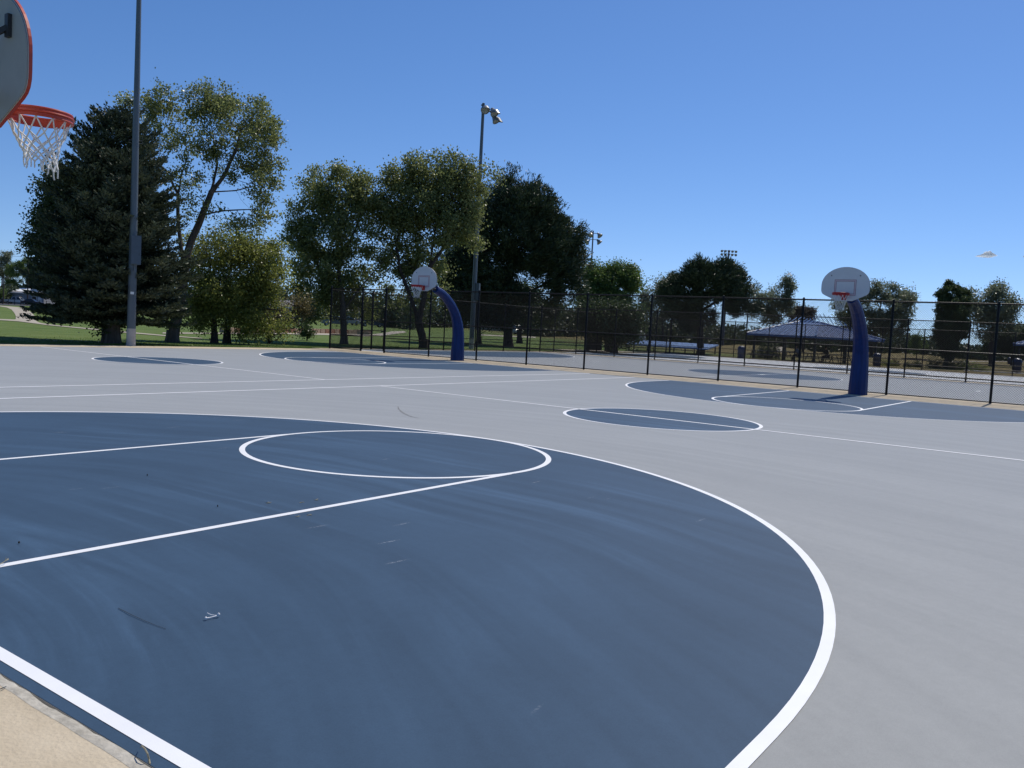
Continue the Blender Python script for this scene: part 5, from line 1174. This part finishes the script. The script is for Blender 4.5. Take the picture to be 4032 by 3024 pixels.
for (x, y) in ((1058, 1979), (1193, 1976), (1242, 1968), (1217, 2027), (1170, 2034)):
    m = MB()
    for k in range(3):
        a = rg.uniform(-13, 13, 4); m.tube([gp(x+a[0], y+a[1]*.3, .004), gp(x+a[0]*.3, y+a[1]*.1, .007), gp(x-a[2], y+a[3]*.3, .004)], .0017, 4)
    tag(m.build('grass_clipping', M['straw']), 'tiny dry grass clipping scattered on the blue paint beside the key lines', 'clipping', 'grass clippings on the court')
m = MB()
for off, wd in ((0, .012), (.035, .006)):
    P_ = [gp(px, py, .0035) for px, py in ((1567, 1600), (1569, 1609), (1577, 1618), (1590, 1627), (1605, 1635), (1622, 1641), (1648, 1646))]
    for i in range(len(P_)-1):
        a, b2 = P_[i]+Vector((off, off, 0)), P_[i+1]+Vector((off*1.5, off, 0)); n = (b2-a).cross(Vector((0, 0, 1))).normalized()*wd*(1-abs(i-2.5)/5)
        m.add([a-n, b2-n, b2+n, a+n], [(0, 1, 2, 3)])
struct(m.build('skid_mark', M['rubber']))
rg = np.random.default_rng(15)
for (x, y) in ((580, 1871), (75, 2137), (857, 1993)):
    m = MB(); q = gp(x, y, .010); r_ = rg.uniform(.0045, .007); m.lathe([(r_*.6, -.004), (r_, .003), (r_*.6, .008), (.001, .011)], 7, q); tag(m.build('seed_pod', M['mulch'], None, smooth=True), 'tiny dark seed pod lying on the blue paint', 'seed pod', 'seed pods on the court')
# ------------------------------------------------------------------ clouds
m_, nt_, b_ = _new('cloud'); b_.inputs['Base Color'].default_value = (.93, .97, 1, 1); b_.inputs['Roughness'].default_value = 1; b_.inputs['Specular IOR Level'].default_value = 0
tr_ = N(nt_, 'ShaderNodeBsdfTranslucent'); tr_.inputs['Color'].default_value = (.92, .97, 1, 1); mx_ = N(nt_, 'ShaderNodeMixShader'); mx_.inputs[0].default_value = .8
nt_.links.new(b_.outputs[0], mx_.inputs[1]); nt_.links.new(tr_.outputs[0], mx_.inputs[2]); nt_.links.new(mx_.outputs[0], nt_.nodes['Material Output'].inputs['Surface']); M['cloud'] = m_
def cloud(label, px, py, dep, lumps, seed):
    rg = np.random.default_rng(seed); s = dep/FPX; cen = at(px, py, dep)
    bm = bmesh.new(); bmesh.ops.create_icosphere(bm, subdivisions=5, radius=1)
    ph = rg.uniform(0, 6.28, 9)
    rx = max(abs(l[0])+l[2] for l in lumps); V = np.array([v.co[:] for v in bm.verts]); F = [tuple(v.index for v in f.verts) for f in bm.faces]; bm.free()
    x = V[:, 0]*rx; top = np.zeros(len(V)); bot = np.zeros(len(V))
    for ox, h, wd, lo in lumps:
        g = np.exp(-((x-ox)/wd)**2*1.6); top = np.maximum(top, h*g); bot = np.maximum(bot, lo*g)
    z = np.where(V[:, 2] > 0, V[:, 2]*top, V[:, 2]*bot)
    z += .16*top*(np.sin(x*.55+ph[0])+np.sin(x*1.1+V[:, 1]*6+ph[1])*.6+np.sin(x*2.1+V[:, 1]*9+ph[2])*.4)*np.abs(V[:, 2])
    y = V[:, 1]*rx*.6
    P_ = cen+AR*(x*s)[:, None]+AU*(z*s)[:, None]+AF*(y*s)[:, None]
    tag(np_obj('cloud', P_, np.array(F), M['cloud'], None, smooth=True), label, 'cloud', 'small white clouds')
cloud('small white puffy cloud low in the sky at right', 3884, 1008, 3200, [(-3, 15, 11, 4), (10, 18, 10, 5), (23, 11, 10, 4), (-18, 8, 12, 3), (-32, 5, 10, 2)], 1)
cloud('tiny white cloud streak above the pavilion, left of the nearer backboard', 3107, 1080, 3200, [(0, 5, 11, 3)], 2)
cloud('sliver of white cloud at the right edge of the sky', 4036, 1010, 3200, [(0, 6, 8, 4)], 3)
